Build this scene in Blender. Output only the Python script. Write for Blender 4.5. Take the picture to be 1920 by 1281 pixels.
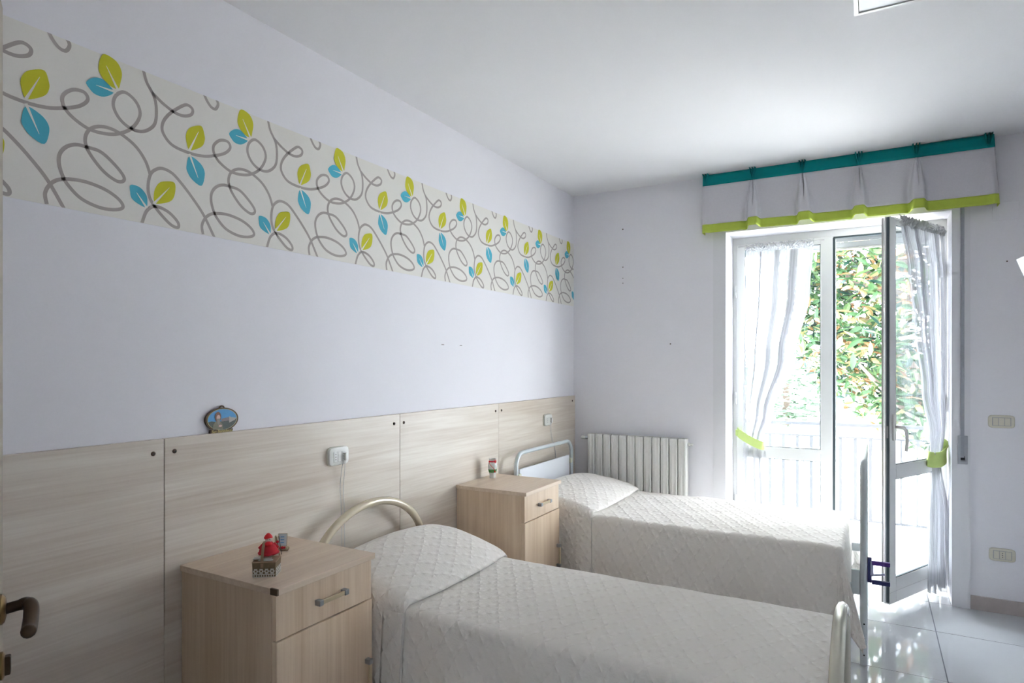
import bpy, bmesh, math, random
from mathutils import Vector, Matrix, noise
for o in list(bpy.data.objects): bpy.data.objects.remove(o)
SC = bpy.context.scene
COL = SC.collection
PI = math.pi
rnd = random.Random(7)

# ------------------------------------------------------------------ camera
D, CAMX, CAMH, CEIL = 4.62, 2.063, 1.452, 2.783
cam = bpy.data.cameras.new('camera'); cam_o = bpy.data.objects.new('camera', cam); COL.objects.link(cam_o)
cam.sensor_fit = 'HORIZONTAL'; cam.sensor_width = 36.0; cam.lens = 36.0*1188/1920
cam.shift_y = 42.5/1920; cam.clip_start = 0.02; cam.clip_end = 300
cam_o.location = (CAMX, 0, CAMH); cam_o.rotation_euler = (PI/2, 0, math.atan(675/1188))
SC.camera = cam_o
# ------------------------------------------------------------------ sky, sun, exposure
wd = bpy.data.worlds.new('World'); SC.world = wd; wd.use_nodes = True
bg = wd.node_tree.nodes['Background']; bg.inputs[0].default_value = (0.84, 0.91, 1.0, 1); bg.inputs[1].default_value = 5.5
sun = bpy.data.lights.new('sun', 'SUN'); sun.energy = 7.0; sun.angle = 0.02; sun.color = (1, .96, .9)
sun_o = bpy.data.objects.new('sun', sun); COL.objects.link(sun_o); sun_o.location = (12, 6, 12)
sun_o.rotation_euler = Vector((.62, -.02, .78)).to_track_quat('Z', 'Y').to_euler()
vs = SC.view_settings
vs.view_transform = 'Standard'; vs.look = 'None'; vs.exposure = 2.3; vs.gamma = 1.0; vs.use_curve_mapping = False

# ------------------------------------------------------------------ materials
def nt(name):
    m = bpy.data.materials.new(name); m.use_nodes = True
    t = m.node_tree; return m, t, t.nodes, t.links, t.nodes['Principled BSDF']
def plain(name, col, rough=.6, metal=0, var=0.0, vscale=6, bump=0.0, bscale=60, spec=.5):
    m, t, N, L, p = nt(name)
    p.inputs['Roughness'].default_value = rough; p.inputs['Metallic'].default_value = metal
    p.inputs['Specular IOR Level'].default_value = spec
    p.inputs['Base Color'].default_value = (*col, 1)
    tc = N.new('ShaderNodeTexCoord')
    nz = N.new('ShaderNodeTexNoise'); nz.inputs['Scale'].default_value = vscale; nz.inputs['Detail'].default_value = 4
    L.new(tc.outputs['Object'], nz.inputs['Vector'])
    v = max(var, .02)
    mx = N.new('ShaderNodeMix'); mx.data_type = 'RGBA'
    mx.inputs[6].default_value = (*[c*(1-v) for c in col], 1); mx.inputs[7].default_value = (*[min(1, c*(1+v)) for c in col], 1)
    L.new(nz.outputs['Fac'], mx.inputs[0]); L.new(mx.outputs[2], p.inputs['Base Color'])
    if bump:
        n2 = N.new('ShaderNodeTexNoise'); n2.inputs['Scale'].default_value = bscale; n2.inputs['Detail'].default_value = 3
        L.new(tc.outputs['Object'], n2.inputs['Vector'])
        b = N.new('ShaderNodeBump'); b.inputs['Strength'].default_value = bump; b.inputs['Distance'].default_value = .003
        L.new(n2.outputs['Fac'], b.inputs['Height']); L.new(b.outputs[0], p.inputs['Normal'])
    return m
def wood(name, axis, c0, c1, rough=.5):
    m, t, N, L, p = nt(name); p.inputs['Roughness'].default_value = rough; p.inputs['Specular IOR Level'].default_value = .42
    tc = N.new('ShaderNodeTexCoord'); oi = N.new('ShaderNodeObjectInfo')
    ad = N.new('ShaderNodeVectorMath'); ad.operation = 'MULTIPLY_ADD'
    cb = N.new('ShaderNodeCombineXYZ')
    for i in range(3): L.new(oi.outputs['Random'], cb.inputs[i])
    ad.inputs[1].default_value = (7, 9, 5); L.new(cb.outputs[0], ad.inputs[0]); L.new(tc.outputs['Object'], ad.inputs[2])
    def layer(a, c, det, dist):
        mp = N.new('ShaderNodeMapping'); s = [c]*3; s['xyz'.index(axis)] = a; mp.inputs['Scale'].default_value = s
        L.new(ad.outputs[0], mp.inputs['Vector'])
        n = N.new('ShaderNodeTexNoise'); n.inputs['Scale'].default_value = 1; n.inputs['Detail'].default_value = det
        n.inputs['Distortion'].default_value = dist; L.new(mp.outputs[0], n.inputs['Vector']); return n.outputs['Fac']
    a = layer(.8, 9, 4, .7); b = layer(3, 130, 3, .3); c = layer(1.2, 38, 2, 1.2)
    m1 = N.new('ShaderNodeMath'); m1.operation = 'MULTIPLY'; m1.inputs[1].default_value = .5; L.new(a, m1.inputs[0])
    m2 = N.new('ShaderNodeMath'); m2.operation = 'MULTIPLY_ADD'; m2.inputs[1].default_value = .25; L.new(b, m2.inputs[0]); L.new(m1.outputs[0], m2.inputs[2])
    m3 = N.new('ShaderNodeMath'); m3.operation = 'MULTIPLY_ADD'; m3.inputs[1].default_value = .28; L.new(c, m3.inputs[0]); L.new(m2.outputs[0], m3.inputs[2])
    r = N.new('ShaderNodeValToRGB'); r.color_ramp.elements[0].position = .36; r.color_ramp.elements[1].position = .64
    r.color_ramp.elements[0].color = (*c0, 1); r.color_ramp.elements[1].color = (*c1, 1)
    L.new(m3.outputs[0], r.inputs[0]); L.new(r.outputs[0], p.inputs['Base Color'])
    bp = N.new('ShaderNodeBump'); bp.inputs['Strength'].default_value = .12; bp.inputs['Distance'].default_value = .002
    L.new(b, bp.inputs['Height']); L.new(bp.outputs[0], p.inputs['Normal'])
    return m
def quilt(name, col):
    m, t, N, L, p = nt(name); p.inputs['Roughness'].default_value = .85; p.inputs['Specular IOR Level'].default_value = .15
    p.inputs['Sheen Weight'].default_value = .2
    uv = N.new('ShaderNodeTexCoord')
    nz = N.new('ShaderNodeTexNoise'); nz.inputs['Scale'].default_value = 14; L.new(uv.outputs['UV'], nz.inputs['Vector'])
    ma = N.new('ShaderNodeVectorMath'); ma.operation = 'MULTIPLY_ADD'; ma.inputs[1].default_value = (.018, .018, 0)
    L.new(nz.outputs['Color'], ma.inputs[0]); L.new(uv.outputs['UV'], ma.inputs[2])
    sp = N.new('ShaderNodeSeparateXYZ'); L.new(ma.outputs[0], sp.inputs[0])
    def mth(op, a, b=None):
        n = N.new('ShaderNodeMath'); n.operation = op
        for i, q in enumerate((a, b)):
            if q is None: continue
            if isinstance(q, (int, float)): n.inputs[i].default_value = q
            else: L.new(q, n.inputs[i])
        return n.outputs[0]
    x, y = sp.outputs[0], sp.outputs[1]
    u = mth('MULTIPLY', mth('ADD', x, mth('MULTIPLY', y, .62)), PI/.085); v = mth('MULTIPLY', mth('SUBTRACT', x, mth('MULTIPLY', y, .62)), PI/.085)
    su = mth('POWER', mth('SUBTRACT', 1, mth('ABSOLUTE', mth('SINE', u))), 2.2); sv = mth('POWER', mth('SUBTRACT', 1, mth('ABSOLUTE', mth('SINE', v))), 2.2)
    ca = mth('ADD', .6, mth('MULTIPLY', .4, mth('SINE', mth('MULTIPLY', u, 4)))); cb_ = mth('ADD', .6, mth('MULTIPLY', .4, mth('SINE', mth('MULTIPLY', v, 4))))
    h = mth('MAXIMUM', mth('MULTIPLY', su, cb_), mth('MULTIPLY', sv, ca))
    fine = N.new('ShaderNodeTexNoise'); fine.inputs['Scale'].default_value = 95; fine.inputs['Detail'].default_value = 3
    L.new(uv.outputs['UV'], fine.inputs['Vector'])
    hh = mth('ADD', h, mth('MULTIPLY', fine.outputs['Fac'], .35))
    b = N.new('ShaderNodeBump'); b.inputs['Strength'].default_value = .6; b.inputs['Distance'].default_value = .008
    L.new(hh, b.inputs['Height']); L.new(b.outputs[0], p.inputs['Normal'])
    mx = N.new('ShaderNodeMix'); mx.data_type = 'RGBA'
    mx.inputs[6].default_value = (*[c*.97 for c in col], 1); mx.inputs[7].default_value = (*col, 1)
    L.new(h, mx.inputs[0]); L.new(mx.outputs[2], p.inputs['Base Color'])
    return m
def sheer(name):
    m, t, N, L, p = nt(name); N.remove(p); out = N['Material Output']
    uv = N.new('ShaderNodeTexCoord'); sp = N.new('ShaderNodeSeparateXYZ'); L.new(uv.outputs['UV'], sp.inputs[0])
    s = N.new('ShaderNodeMath'); s.operation = 'MULTIPLY'; s.inputs[1].default_value = 2*PI/.012; L.new(sp.outputs[0], s.inputs[0])
    sn = N.new('ShaderNodeMath'); sn.operation = 'SINE'; L.new(s.outputs[0], sn.inputs[0])
    mr = N.new('ShaderNodeMapRange'); mr.inputs[1].default_value = -.2; mr.inputs[2].default_value = 1; mr.inputs[3].default_value = .72; mr.inputs[4].default_value = .93
    L.new(sn.outputs[0], mr.inputs[0])
    d = N.new('ShaderNodeBsdfDiffuse'); d.inputs[0].default_value = (.74, .74, .76, 1)
    tr = N.new('ShaderNodeBsdfTranslucent'); tr.inputs[0].default_value = (.30, .30, .32, 1)
    a = N.new('ShaderNodeMixShader'); a.inputs[0].default_value = .35; L.new(d.outputs[0], a.inputs[1]); L.new(tr.outputs[0], a.inputs[2])
    tp = N.new('ShaderNodeBsdfTransparent')
    b = N.new('ShaderNodeMixShader'); L.new(mr.outputs[0], b.inputs[0]); L.new(tp.outputs[0], b.inputs[1]); L.new(a.outputs[0], b.inputs[2])
    L.new(b.outputs[0], out.inputs[0]); return m
def glass(name):
    m, t, N, L, p = nt(name); N.remove(p); out = N['Material Output']
    tp = N.new('ShaderNodeBsdfTransparent'); tp.inputs[0].default_value = (.95, .97, .98, 1)
    g = N.new('ShaderNodeBsdfGlossy'); g.inputs['Roughness'].default_value = .02
    lw = N.new('ShaderNodeLayerWeight'); lw.inputs[0].default_value = .12
    mr = N.new('ShaderNodeMath'); mr.operation = 'MULTIPLY'; mr.inputs[1].default_value = .5; L.new(lw.outputs['Fresnel'], mr.inputs[0])
    b = N.new('ShaderNodeMixShader'); L.new(mr.outputs[0], b.inputs[0]); L.new(tp.outputs[0], b.inputs[1]); L.new(g.outputs[0], b.inputs[2])
    L.new(b.outputs[0], out.inputs[0]); return m

M = {}
M['wall'] = plain('painted_wall', (.885, .868, .897), .9, 0, .02, 2, .08, 90, .1)
M['wall_far'] = plain('painted_far_wall', (.885, .868, .897), .9, 0, .02, 2, .08, 90, .1)
M['ceiling'] = plain('ceiling_paint', (.90, .895, .90), .95, 0, .01, 2, .03, 90, .1)
M['hall'] = plain('hall_paint', (.85, .84, .82), .9, 0, .01)
M['tile'] = plain('polished_tile', (.50, .505, .51), .045, 0, .06, 3)
M['grout'] = plain('grout', (.14, .145, .16), .8)
M['balcony_tile'] = plain('balcony_tile', (.72, .70, .66), .5, 0, .04, 3)
M['skirting'] = plain('skirting_stone', (.50, .44, .41), .5, 0, .08, 30)
M['casing'] = plain('casing_paint', (.82, .81, .83), .5, 0, .03, 4)
M['paper'] = plain('border_paper', (.86, .83, .77), .8, 0, .02, 5, .05, 150, .1)
M['vine'] = plain('printed_grey_brown', (.44, .39, .355), .8)
M['lime_print'] = plain('printed_lime', (.62, .60, .03), .8)
M['teal_print'] = plain('printed_turquoise', (.09, .47, .60), .8)
M['cream_print'] = plain('printed_cream', (.86, .84, .76), .8)
M['panel'] = wood('pale_oak_horizontal', 'y', (.62, .52, .415), (.80, .73, .63), .40)
M['oak_v'] = wood('oak_vertical', 'z', (.63, .455, .295), (.80, .63, .46), .36)
M['oak_y'] = wood('oak_top', 'y', (.68, .52, .385), (.84, .69, .535), .42)
M['dark_wood'] = plain('dark_wood_chip', (.09, .06, .03), .7)
M['handle_wood'] = plain('handle_wood', (.56, .45, .28), .5, 0, .08, 40)
M['steel'] = plain('brushed_steel', (.35, .36, .38), .35, .9)
M['brass'] = plain('aged_brass', (.30, .20, .09), .35, .9, .25, 30)
M['brass_dark'] = plain('dark_bronze', (.08, .052, .034), .35, .8, .2, 40)
M['screw'] = plain('bronze_screw', (.13, .085, .055), .4, .6)
M['white_plastic'] = plain('white_plastic', (.78, .77, .72), .35)
M['ivory_plastic'] = plain('ivory_plastic', (.70, .66, .54), .4)
M['black'] = plain('black_plastic', (.015, .015, .015), .5)
M['cord'] = plain('grey_cord', (.72, .70, .67), .5)
M['quilt'] = quilt('quilted_cotton', (.88, .825, .755))
M['mattress'] = plain('mattress_ticking', (.75, .74, .70), .9)
M['cream_tube'] = plain('cream_enamel', (.70, .61, .45), .25, .15)
M['pearl_tube'] = plain('pearl_enamel', (.60, .57, .48), .22, .45)
M['green_tube'] = plain('pale_green_enamel', (.66, .71, .72), .3, .05)
M['board'] = plain('white_laminate', (.82, .84, .87), .4)
M['clip'] = plain('cream_clip', (.72, .73, .58), .5)
M['radiator'] = plain('radiator_enamel', (.84, .825, .78), .35)
M['frame_white'] = plain('lacquered_aluminium', (.78, .78, .76), .35)
M['gasket'] = plain('dark_gasket', (.05, .075, .085), .5)
M['alu'] = plain('aluminium_edge', (.55, .54, .52), .4, .5)
M['shutter'] = plain('shutter_grey', (.42, .44, .45), .5)
M['glass'] = glass('window_glass')
M['sheer'] = sheer('sheer_striped_voile')
M['sheer_head'] = plain('voile_gathers', (.60, .60, .60), .9, 0, .15, 60)
M['lime_cloth'] = plain('lime_cloth', (.50, .62, .10), .85, 0, .06, 30, .2, 300, .1)
M['pale_lime'] = plain('pale_lime_cloth', (.60, .74, .26), .85, 0, .05, 30, .2, 300, .1)
M['teal_cloth'] = plain('teal_cloth', (.003, .24, .245), .85, 0, .06, 30, .2, 300, .1)
M['grey_cloth'] = plain('grey_linen', (.66, .64, .67), .9, 0, .05, 120, .3, 300, .1)
M['strap'] = plain('grey_webbing', (.36, .37, .40), .9, 0, .1, 80)
M['winder'] = plain('winder_metal', (.42, .43, .45), .5, .3, .12, 40)
M['screen'] = plain('tv_screen', (.02, .05, .06), .06)
M['teal_dark'] = plain('tv_inner_edge', (.0, .10, .13), .3)
M['lamp_white'] = plain('lamp_diffuser', (.90, .91, .93), .4)
M['rail_white'] = plain('railing_grey', (.07, .072, .076), .5)
M['bark'] = plain('bark', (.12, .09, .07), .9)
LEAFM = [plain('leaf_green', (.026, .062, .022), .45, spec=.25), plain('leaf_light', (.07, .12, .045), .45, spec=.25),
         plain('leaf_dark', (.008, .026, .018), .4, spec=.25), plain('leaf_yellow', (.17, .155, .06), .5, spec=.25), plain('leaf_orange', (.19, .10, .045), .5, spec=.25)]
M['street'] = plain('pale_paving', (.62, .61, .58), .9)
M['stucco'] = plain('pale_stucco', (.72, .71, .68), .9)
M['lamp_metal'] = plain('lamp_post_metal', (.06, .07, .08), .5)
M['red'] = plain('red_felt', (.62, .02, .035), .8, 0, .25, 60)
M['bright_red'] = plain('bright_red', (.80, .01, .02), .6)
M['skin'] = plain('doll_face', (.72, .52, .46), .6)
M['lace'] = plain('white_lace', (.74, .71, .64), .9, 0, .1, 90)
M['wicker'] = plain('dark_wicker', (.22, .16, .09), .8, 0, .3, 120)
M['straw'] = plain('straw_ribbon', (.40, .27, .17), .8, 0, .1, 60)
M['paper_card'] = plain('printed_card', (.72, .78, .84), .6)
M['porcelain'] = plain('porcelain', (.84, .85, .83), .12)
M['green_paint'] = plain('green_garland', (.06, .24, .06), .5, 0, .6, 120)
M['sky_print'] = plain('sky_print', (.10, .36, .68), .4, 0, .15, 60)
M['hill_print'] = plain('hill_print', (.06, .08, .07), .5, 0, .3, 120)
M['rock_print'] = plain('rock_print', (.26, .22, .21), .5, 0, .2, 120)
M['build_print'] = plain('building_print', (.50, .47, .42), .5)
M['robe_print'] = plain('robe_print', (.20, .19, .13), .5, 0, .3, 150)
M['beard_print'] = plain('beard_print', (.30, .28, .23), .5)
M['hood_print'] = plain('hood_print', (.20, .09, .05), .5)
M['gold'] = plain('gold_letter', (.62, .52, .22), .4, .2)
M['violet'] = plain('violet_plastic', (.10, .04, .30), .4)
M['navy'] = plain('navy_plastic', (.035, .045, .16), .4)
M['lilac'] = plain('lilac_metal', (.45, .48, .68), .4)

# ------------------------------------------------------------------ mesh helpers
W = {}                                   # origin of each object in its thing's frame
class G:
    def __init__(s): s.bm = bmesh.new(); s.uv = None
    def box(s, x0, x1, y0, y1, z0, z1, bev=0, seg=2):
        r = bmesh.ops.create_cube(s.bm, size=1)
        vs_ = r['verts']
        for v in vs_:
            v.co = Vector(((x0+x1)/2 + v.co.x*(x1-x0), (y0+y1)/2 + v.co.y*(y1-y0), (z0+z1)/2 + v.co.z*(z1-z0)))
        if bev:
            es = list({e for v in vs_ for e in v.link_edges})
            bmesh.ops.bevel(s.bm, geom=es, offset=bev, segments=seg, affect='EDGES', profile=.5)
        return s
    def rows(s, rows, close_u=False, close_v=False, uv=None):
        lay = None
        if uv is not None:
            lay = s.bm.loops.layers.uv.verify()
        V = [[s.bm.verts.new(p) for p in r] for r in rows]
        n, m = len(rows), len(rows[0])
        for i in range(n if close_v else n-1):
            for j in range(m if close_u else m-1):
                a = ((i, j), (i, (j+1) % m), ((i+1) % n, (j+1) % m), ((i+1) % n, j))
                try: f = s.bm.faces.new([V[p][q] for p, q in a])
                except ValueError: continue
                if lay:
                    for lp, (p, q) in zip(f.loops, a): lp[lay].uv = uv[p][q]
        return V
    def cap(s, ring):
        try: s.bm.faces.new(ring)
        except ValueError: pass
    def tube(s, path, r, n=10, closed=False, caps=True):
        path = [Vector(p) for p in path]; N_ = len(path); rows = []; up = None
        for i, p in enumerate(path):
            if closed: t = path[(i+1) % N_] - path[i-1]
            else: t = path[min(i+1, N_-1)] - path[max(i-1, 0)]
            t.normalize()
            if up is None:
                up = Vector((0, 0, 1)) if abs(t.z) < .9 else Vector((1, 0, 0))
            a = t.cross(up)
            if a.length < 1e-6: a = t.orthogonal()
            a.normalize(); b = a.cross(t).normalized(); up = b
            rr = r[i] if isinstance(r, (list, tuple)) else r
            rows.append([p + a*rr*math.cos(2*PI*k/n) + b*rr*math.sin(2*PI*k/n) for k in range(n)])
        V = s.rows(rows, close_u=True, close_v=closed)
        if caps and not closed: s.cap(V[0][::-1]); s.cap(V[-1])
        return s
    def lathe(s, prof, c, n=24, axis='z'):
        rows = []
        for r, h in prof:
            row = []
            for k in range(n):
                a = 2*PI*k/n; q = (r*math.cos(a), r*math.sin(a))
                row.append(Vector(c) + (Vector((q[0], q[1], h)) if axis == 'z' else Vector((h, q[0], q[1])) if axis == 'x' else Vector((q[0], h, q[1]))))
            rows.append(row)
        V = s.rows(rows, close_u=True); s.cap(V[0][::-1]); s.cap(V[-1]); return s
    def prism(s, poly, f, h0, h1):           # poly of (a,b); f(a,b,h) -> xyz
        A = [s.bm.verts.new(f(a, b, h0)) for a, b in poly]; B = [s.bm.verts.new(f(a, b, h1)) for a, b in poly]
        s.cap(A[::-1]); s.cap(B); n = len(poly)
        for i in range(n): s.cap([A[i], A[(i+1) % n], B[(i+1) % n], B[i]])
        return s
    def ball(s, c, rx, ry=None, rz=None, u=14, v=9):
        ry = ry or rx; rz = rz or rx
        r = bmesh.ops.create_uvsphere(s.bm, u_segments=u, v_segments=v, radius=1)
        for q in r['verts']: q.co = Vector((c[0]+q.co.x*rx, c[1]+q.co.y*ry, c[2]+q.co.z*rz))
        return s
    def xf(s, mtx): s.bm.transform(mtx); return s
    def build(s, name, mat, parent=None, smooth=False, base=False):
        bmesh.ops.recalc_face_normals(s.bm, faces=s.bm.faces)
        me = bpy.data.meshes.new(name)
        vs_ = [v.co for v in s.bm.verts]
        lo = Vector([min(c[i] for c in vs_) for i in range(3)]); hi = Vector([max(c[i] for c in vs_) for i in range(3)])
        org = (lo+hi)/2
        if base or parent is None: org.z = lo.z
        bmesh.ops.translate(s.bm, verts=s.bm.verts, vec=-org)
        s.bm.to_mesh(me); s.bm.free()
        if smooth:
            for p in me.polygons: p.use_smooth = True
        for mm in (mat if isinstance(mat, list) else [mat]): me.materials.append(mm)
        o = bpy.data.objects.new(name, me); COL.objects.link(o); W[o] = org
        if parent is not None:
            o.parent = parent; o.location = org - W[parent]
        else: o.location = org
        if smooth:
            md = o.modifiers.new('edge', 'EDGE_SPLIT'); md.split_angle = math.radians(40)
        return o
def box(name, mat, parent, *a, **k): return G().box(*a, **k).build(name, mat, parent)
def tag(o, label, cat, group=None):
    o['label'] = label; o['category'] = cat
    if group: o['group'] = group
    return o
def thing(name, loc, label, cat, group=None, rot=None):
    o = bpy.data.objects.new(name, None); COL.objects.link(o); o.location = loc; o.empty_display_size = .1
    W[o] = Vector(loc)
    if rot is not None: o.rotation_euler = rot; W[o] = Vector((0, 0, 0))
    return tag(o, label, cat, group)
def struct(o, label=None):
    o['kind'] = 'structure'
    if label: o['label'] = label
    return o
def copy_mesh(o, parent, loc, rot=None, scale=None):
    c = o.copy(); COL.objects.link(c); c.parent = parent; c.location = loc; W[c] = Vector(loc)
    if rot is not None: c.rotation_euler = rot
    if scale is not None: c.scale = scale
    return c
def catmull(P, n=6, closed=False):
    out = []; N_ = len(P)
    rng = range(N_ if closed else N_-1)
    for i in rng:
        g = (lambda k: P[k % N_]) if closed else (lambda k: P[max(0, min(N_-1, k))])
        p0, p1, p2, p3 = [Vector(g(i+d)) for d in (-1, 0, 1, 2)]
        for k in range(n):
            t = k/n
            out.append(.5*((2*p1) + (p2-p0)*t + (2*p0-5*p1+4*p2-p3)*t*t + (3*p1-p0-3*p2+p3)*t**3))
    if not closed: out.append(Vector(P[-1]))
    return out
def interp(tab, x):
    if x <= tab[0][0]: return tab[0][1]
    for (a, b), (c, d) in zip(tab, tab[1:]):
        if x <= c:
            t = (x-a)/(c-a); t = t*t*(3-2*t); return b + (d-b)*t
    return tab[-1][1]

# border print, one repeat: (y offset, z) on the wall in metres
VINES=[
  [(0.0284, 2.3472), (0.0641, 2.3247), (0.1042, 2.3085), (0.1386, 2.3072), (0.1668, 2.3215), (0.1711, 2.3417), (0.1491, 2.3492), (0.1178, 2.3263), (0.0839, 2.2918), (0.0641, 2.2562), (0.066, 2.2249), (0.0974, 2.1946), (0.1562, 2.1857), (0.2104, 2.1893), (0.2555, 2.2036), (0.2983, 2.2249), (0.3206, 2.2512), (0.3102, 2.2706), (0.2787, 2.2659), (0.2532, 2.2394), (0.2555, 2.2091), (0.2787, 2.1844), (0.3222, 2.1646), (0.3672, 2.1643), (0.4094, 2.1767), (0.4529, 2.2088), (0.4779, 2.2582), (0.4662, 2.2959), (0.431, 2.3149), (0.4034, 2.2954), (0.3949, 2.2601), (0.4137, 2.2254), (0.4485, 2.2062), (0.4887, 2.2094), (0.5236, 2.2407), (0.532, 2.285), (0.5255, 2.3326), (0.4997, 2.3737), (0.4887, 2.4116)] ,
  [(0.0221, 2.0745), (0.0063, 2.1154), (-0.0246, 2.153), (-0.0666, 2.1768), (-0.1014, 2.1855), (-0.1351, 2.1816), (-0.1625, 2.164), (-0.1749, 2.1369), (-0.1722, 2.1089), (-0.1544, 2.0792), (-0.1212, 2.0455), (-0.0841, 2.027), (-0.0636, 2.0322), (-0.0636, 2.0485), (-0.0899, 2.0765), (-0.1296, 2.1039), (-0.1706, 2.1076), (-0.1997, 2.1063), (-0.2255, 2.0929), (-0.2433, 2.0681), (-0.2463, 2.0393), (-0.2382, 2.0079), (-0.223, 1.9808), (-0.1866, 1.9485), (-0.1351, 1.9331), (-0.0899, 1.9357), (-0.0648, 1.9489), (-0.0783, 1.9713), (-0.1184, 1.9918), (-0.1733, 2.0017), (-0.2204, 1.9984), (-0.2508, 1.9879), (-0.2705, 1.9691), (-0.2822, 1.9415), (-0.2778, 1.9123)] ,
  [(-0.0049, 1.9102), (0.0094, 1.9505), (0.0316, 1.9715), (0.0575, 1.9733), (0.0906, 1.961), (0.1178, 1.9359), (0.1178, 1.9189), (0.094, 1.9229), (0.0641, 1.9459), (0.038, 1.9723), (0.0202, 1.9999), (0.0151, 2.0363), (0.0233, 2.0761), (0.0413, 2.0966), (0.0641, 2.1059), (0.0974, 2.0986), (0.1316, 2.0714), (0.174, 2.0284), (0.2141, 1.9798), (0.2555, 1.9089)] ,
  [(0.2136, 2.4139), (0.2258, 2.3918), (0.2432, 2.3745), (0.2609, 2.3737), (0.2706, 2.3948), (0.2609, 2.4148)] ,
]
LEAVES=[
  ('lime',[(-0.3299, 2.1958), (-0.3405, 2.2213), (-0.3423, 2.2446), (-0.3322, 2.2683), (-0.3136, 2.2834), (-0.2841, 2.2931), (-0.273, 2.2662), (-0.2715, 2.2474), (-0.2803, 2.2249), (-0.3042, 2.2063)],[(-0.3299, 2.1942), (-0.2956, 2.2699)]),
  ('teal',[(-0.3299, 2.1744), (-0.3405, 2.1359), (-0.3359, 2.1161), (-0.3183, 2.0949), (-0.2841, 2.0825), (-0.2715, 2.1233), (-0.2778, 2.1488), (-0.2995, 2.1672)],[(-0.3299, 2.1824), (-0.2971, 2.107)]),
  ('lime',[(-0.0812, 2.3165), (-0.1099, 2.3206), (-0.1313, 2.3406), (-0.1379, 2.3655), (-0.1257, 2.4071), (-0.0957, 2.4067), (-0.0771, 2.3934), (-0.0684, 2.3698), (-0.0725, 2.341)],[(-0.0812, 2.3147), (-0.1156, 2.3759)]),
  ('teal',[(-0.0939, 2.2998), (-0.1042, 2.3168), (-0.1268, 2.33), (-0.1516, 2.3249), (-0.1733, 2.3031), (-0.1625, 2.2858), (-0.1473, 2.2758), (-0.1212, 2.2778)],[(-0.0864, 2.3044), (-0.1451, 2.3047)]),
  ('teal',[(0.0082, 1.964), (0.0126, 1.9856), (0.0076, 2.0063), (-0.0124, 2.0246), (-0.041, 2.0256), (-0.0428, 2.0038), (-0.038, 1.9835), (-0.0185, 1.9706)],[(0.0113, 1.9615), (-0.0228, 2.0054)]),
  ('lime',[(0.0368, 1.9859), (0.0355, 2.0223), (0.051, 2.0534), (0.074, 2.0655), (0.1055, 2.0682), (0.1069, 2.0327), (0.094, 2.0051), (0.0641, 1.9894)],[(0.0336, 1.9808), (0.0873, 2.0475)]),
]

# ------------------------------------------------------------------ the room
XR, YB, YO = 3.10, 0.19, 5.00            # right wall, back wall, outer face of the far wall
OX0, OX1, OZ = 1.169, 2.479, 2.378       # balcony door opening
DX0, DX1 = 1.40, 2.55                    # doorway behind the camera
floor = struct(box('floor', M['grout'], None, -.15, XR+.15, -1.6, YO, -.15, -.003))
proto = None; T = .63; gap = .0025
xs = [0.0] + [2.365+T*k for k in range(-3, 2)] + [XR]
ys = [4.13+T*k for k in range(-9, 2)]
def tile(x0, x1, y0, y1):
    return G().box(x0+gap, x1-gap, y0+gap, y1-gap, -.004, 0).build('tile', M['tile'], floor)
ycuts = [-1.6] + [y for y in ys if -1.55 < y < 4.6] + [D]
for i in range(len(xs)-1):
    for j in range(len(ycuts)-1):
        if xs[i+1]-xs[i] < .03: continue
        tile(xs[i], xs[i+1], ycuts[j], ycuts[j+1])
tile(OX0, 2.365, D, 4.76); tile(2.365, OX1, D, 4.76); tile(OX0, 2.365, 4.76, YO); tile(2.365, OX1, 4.76, YO)
struct(box('ceiling', M['ceiling'], None, -.15, XR+.15, -1.6, YO, CEIL, CEIL+.15))
struct(box('wall_left', M['wall'], None, -.15, 0, -1.6, YO, 0, CEIL))
struct(box('wall_right', M['wall'], None, XR, XR+.15, -1.6, YO, 0, CEIL))
wf = G(); wf.box(0, OX0, D, YO, 0, CEIL); wf.box(OX1, XR, D, YO, 0, CEIL); wf.box(OX0, OX1, D, YO, OZ, CEIL)
wall_far = struct(wf.build('wall_far', M['wall_far']))
wb = G(); wb.box(0, DX0, .05, YB, 0, CEIL); wb.box(DX1, XR, .05, YB, 0, CEIL); wb.box(DX0, DX1, .05, YB, 2.15, CEIL)
wall_back = struct(wb.build('wall_back', M['wall']))
WX0, WX1, WZ0, WZ1 = 2.74, 3.06, .9, 2.3
wh = G(); wh.box(0, WX0, -1.75, -1.6, 0, CEIL); wh.box(WX1, XR, -1.75, -1.6, 0, CEIL); wh.box(WX0, WX1, -1.75, -1.6, 0, WZ0); wh.box(WX0, WX1, -1.75, -1.6, WZ1, CEIL)
struct(wh.build('wall_hall', M['hall']))             # unseen window added behind the camera as fill light for the far wall
w2 = G()
for q in ((WX0, WX0+.05, WZ0, WZ1), (WX1-.05, WX1, WZ0, WZ1), (WX0+.05, WX1-.05, WZ0, WZ0+.05), (WX0+.05, WX1-.05, WZ1-.05, WZ1)): w2.box(q[0], q[1], -1.70, -1.65, q[2], q[3])
w2 = struct(w2.build('window_fill', M['frame_white']))
G().box(WX0+.05, WX1-.05, -1.68, -1.674, WZ0+.05, WZ1-.05).build('pane', M['glass'], w2)
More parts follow.
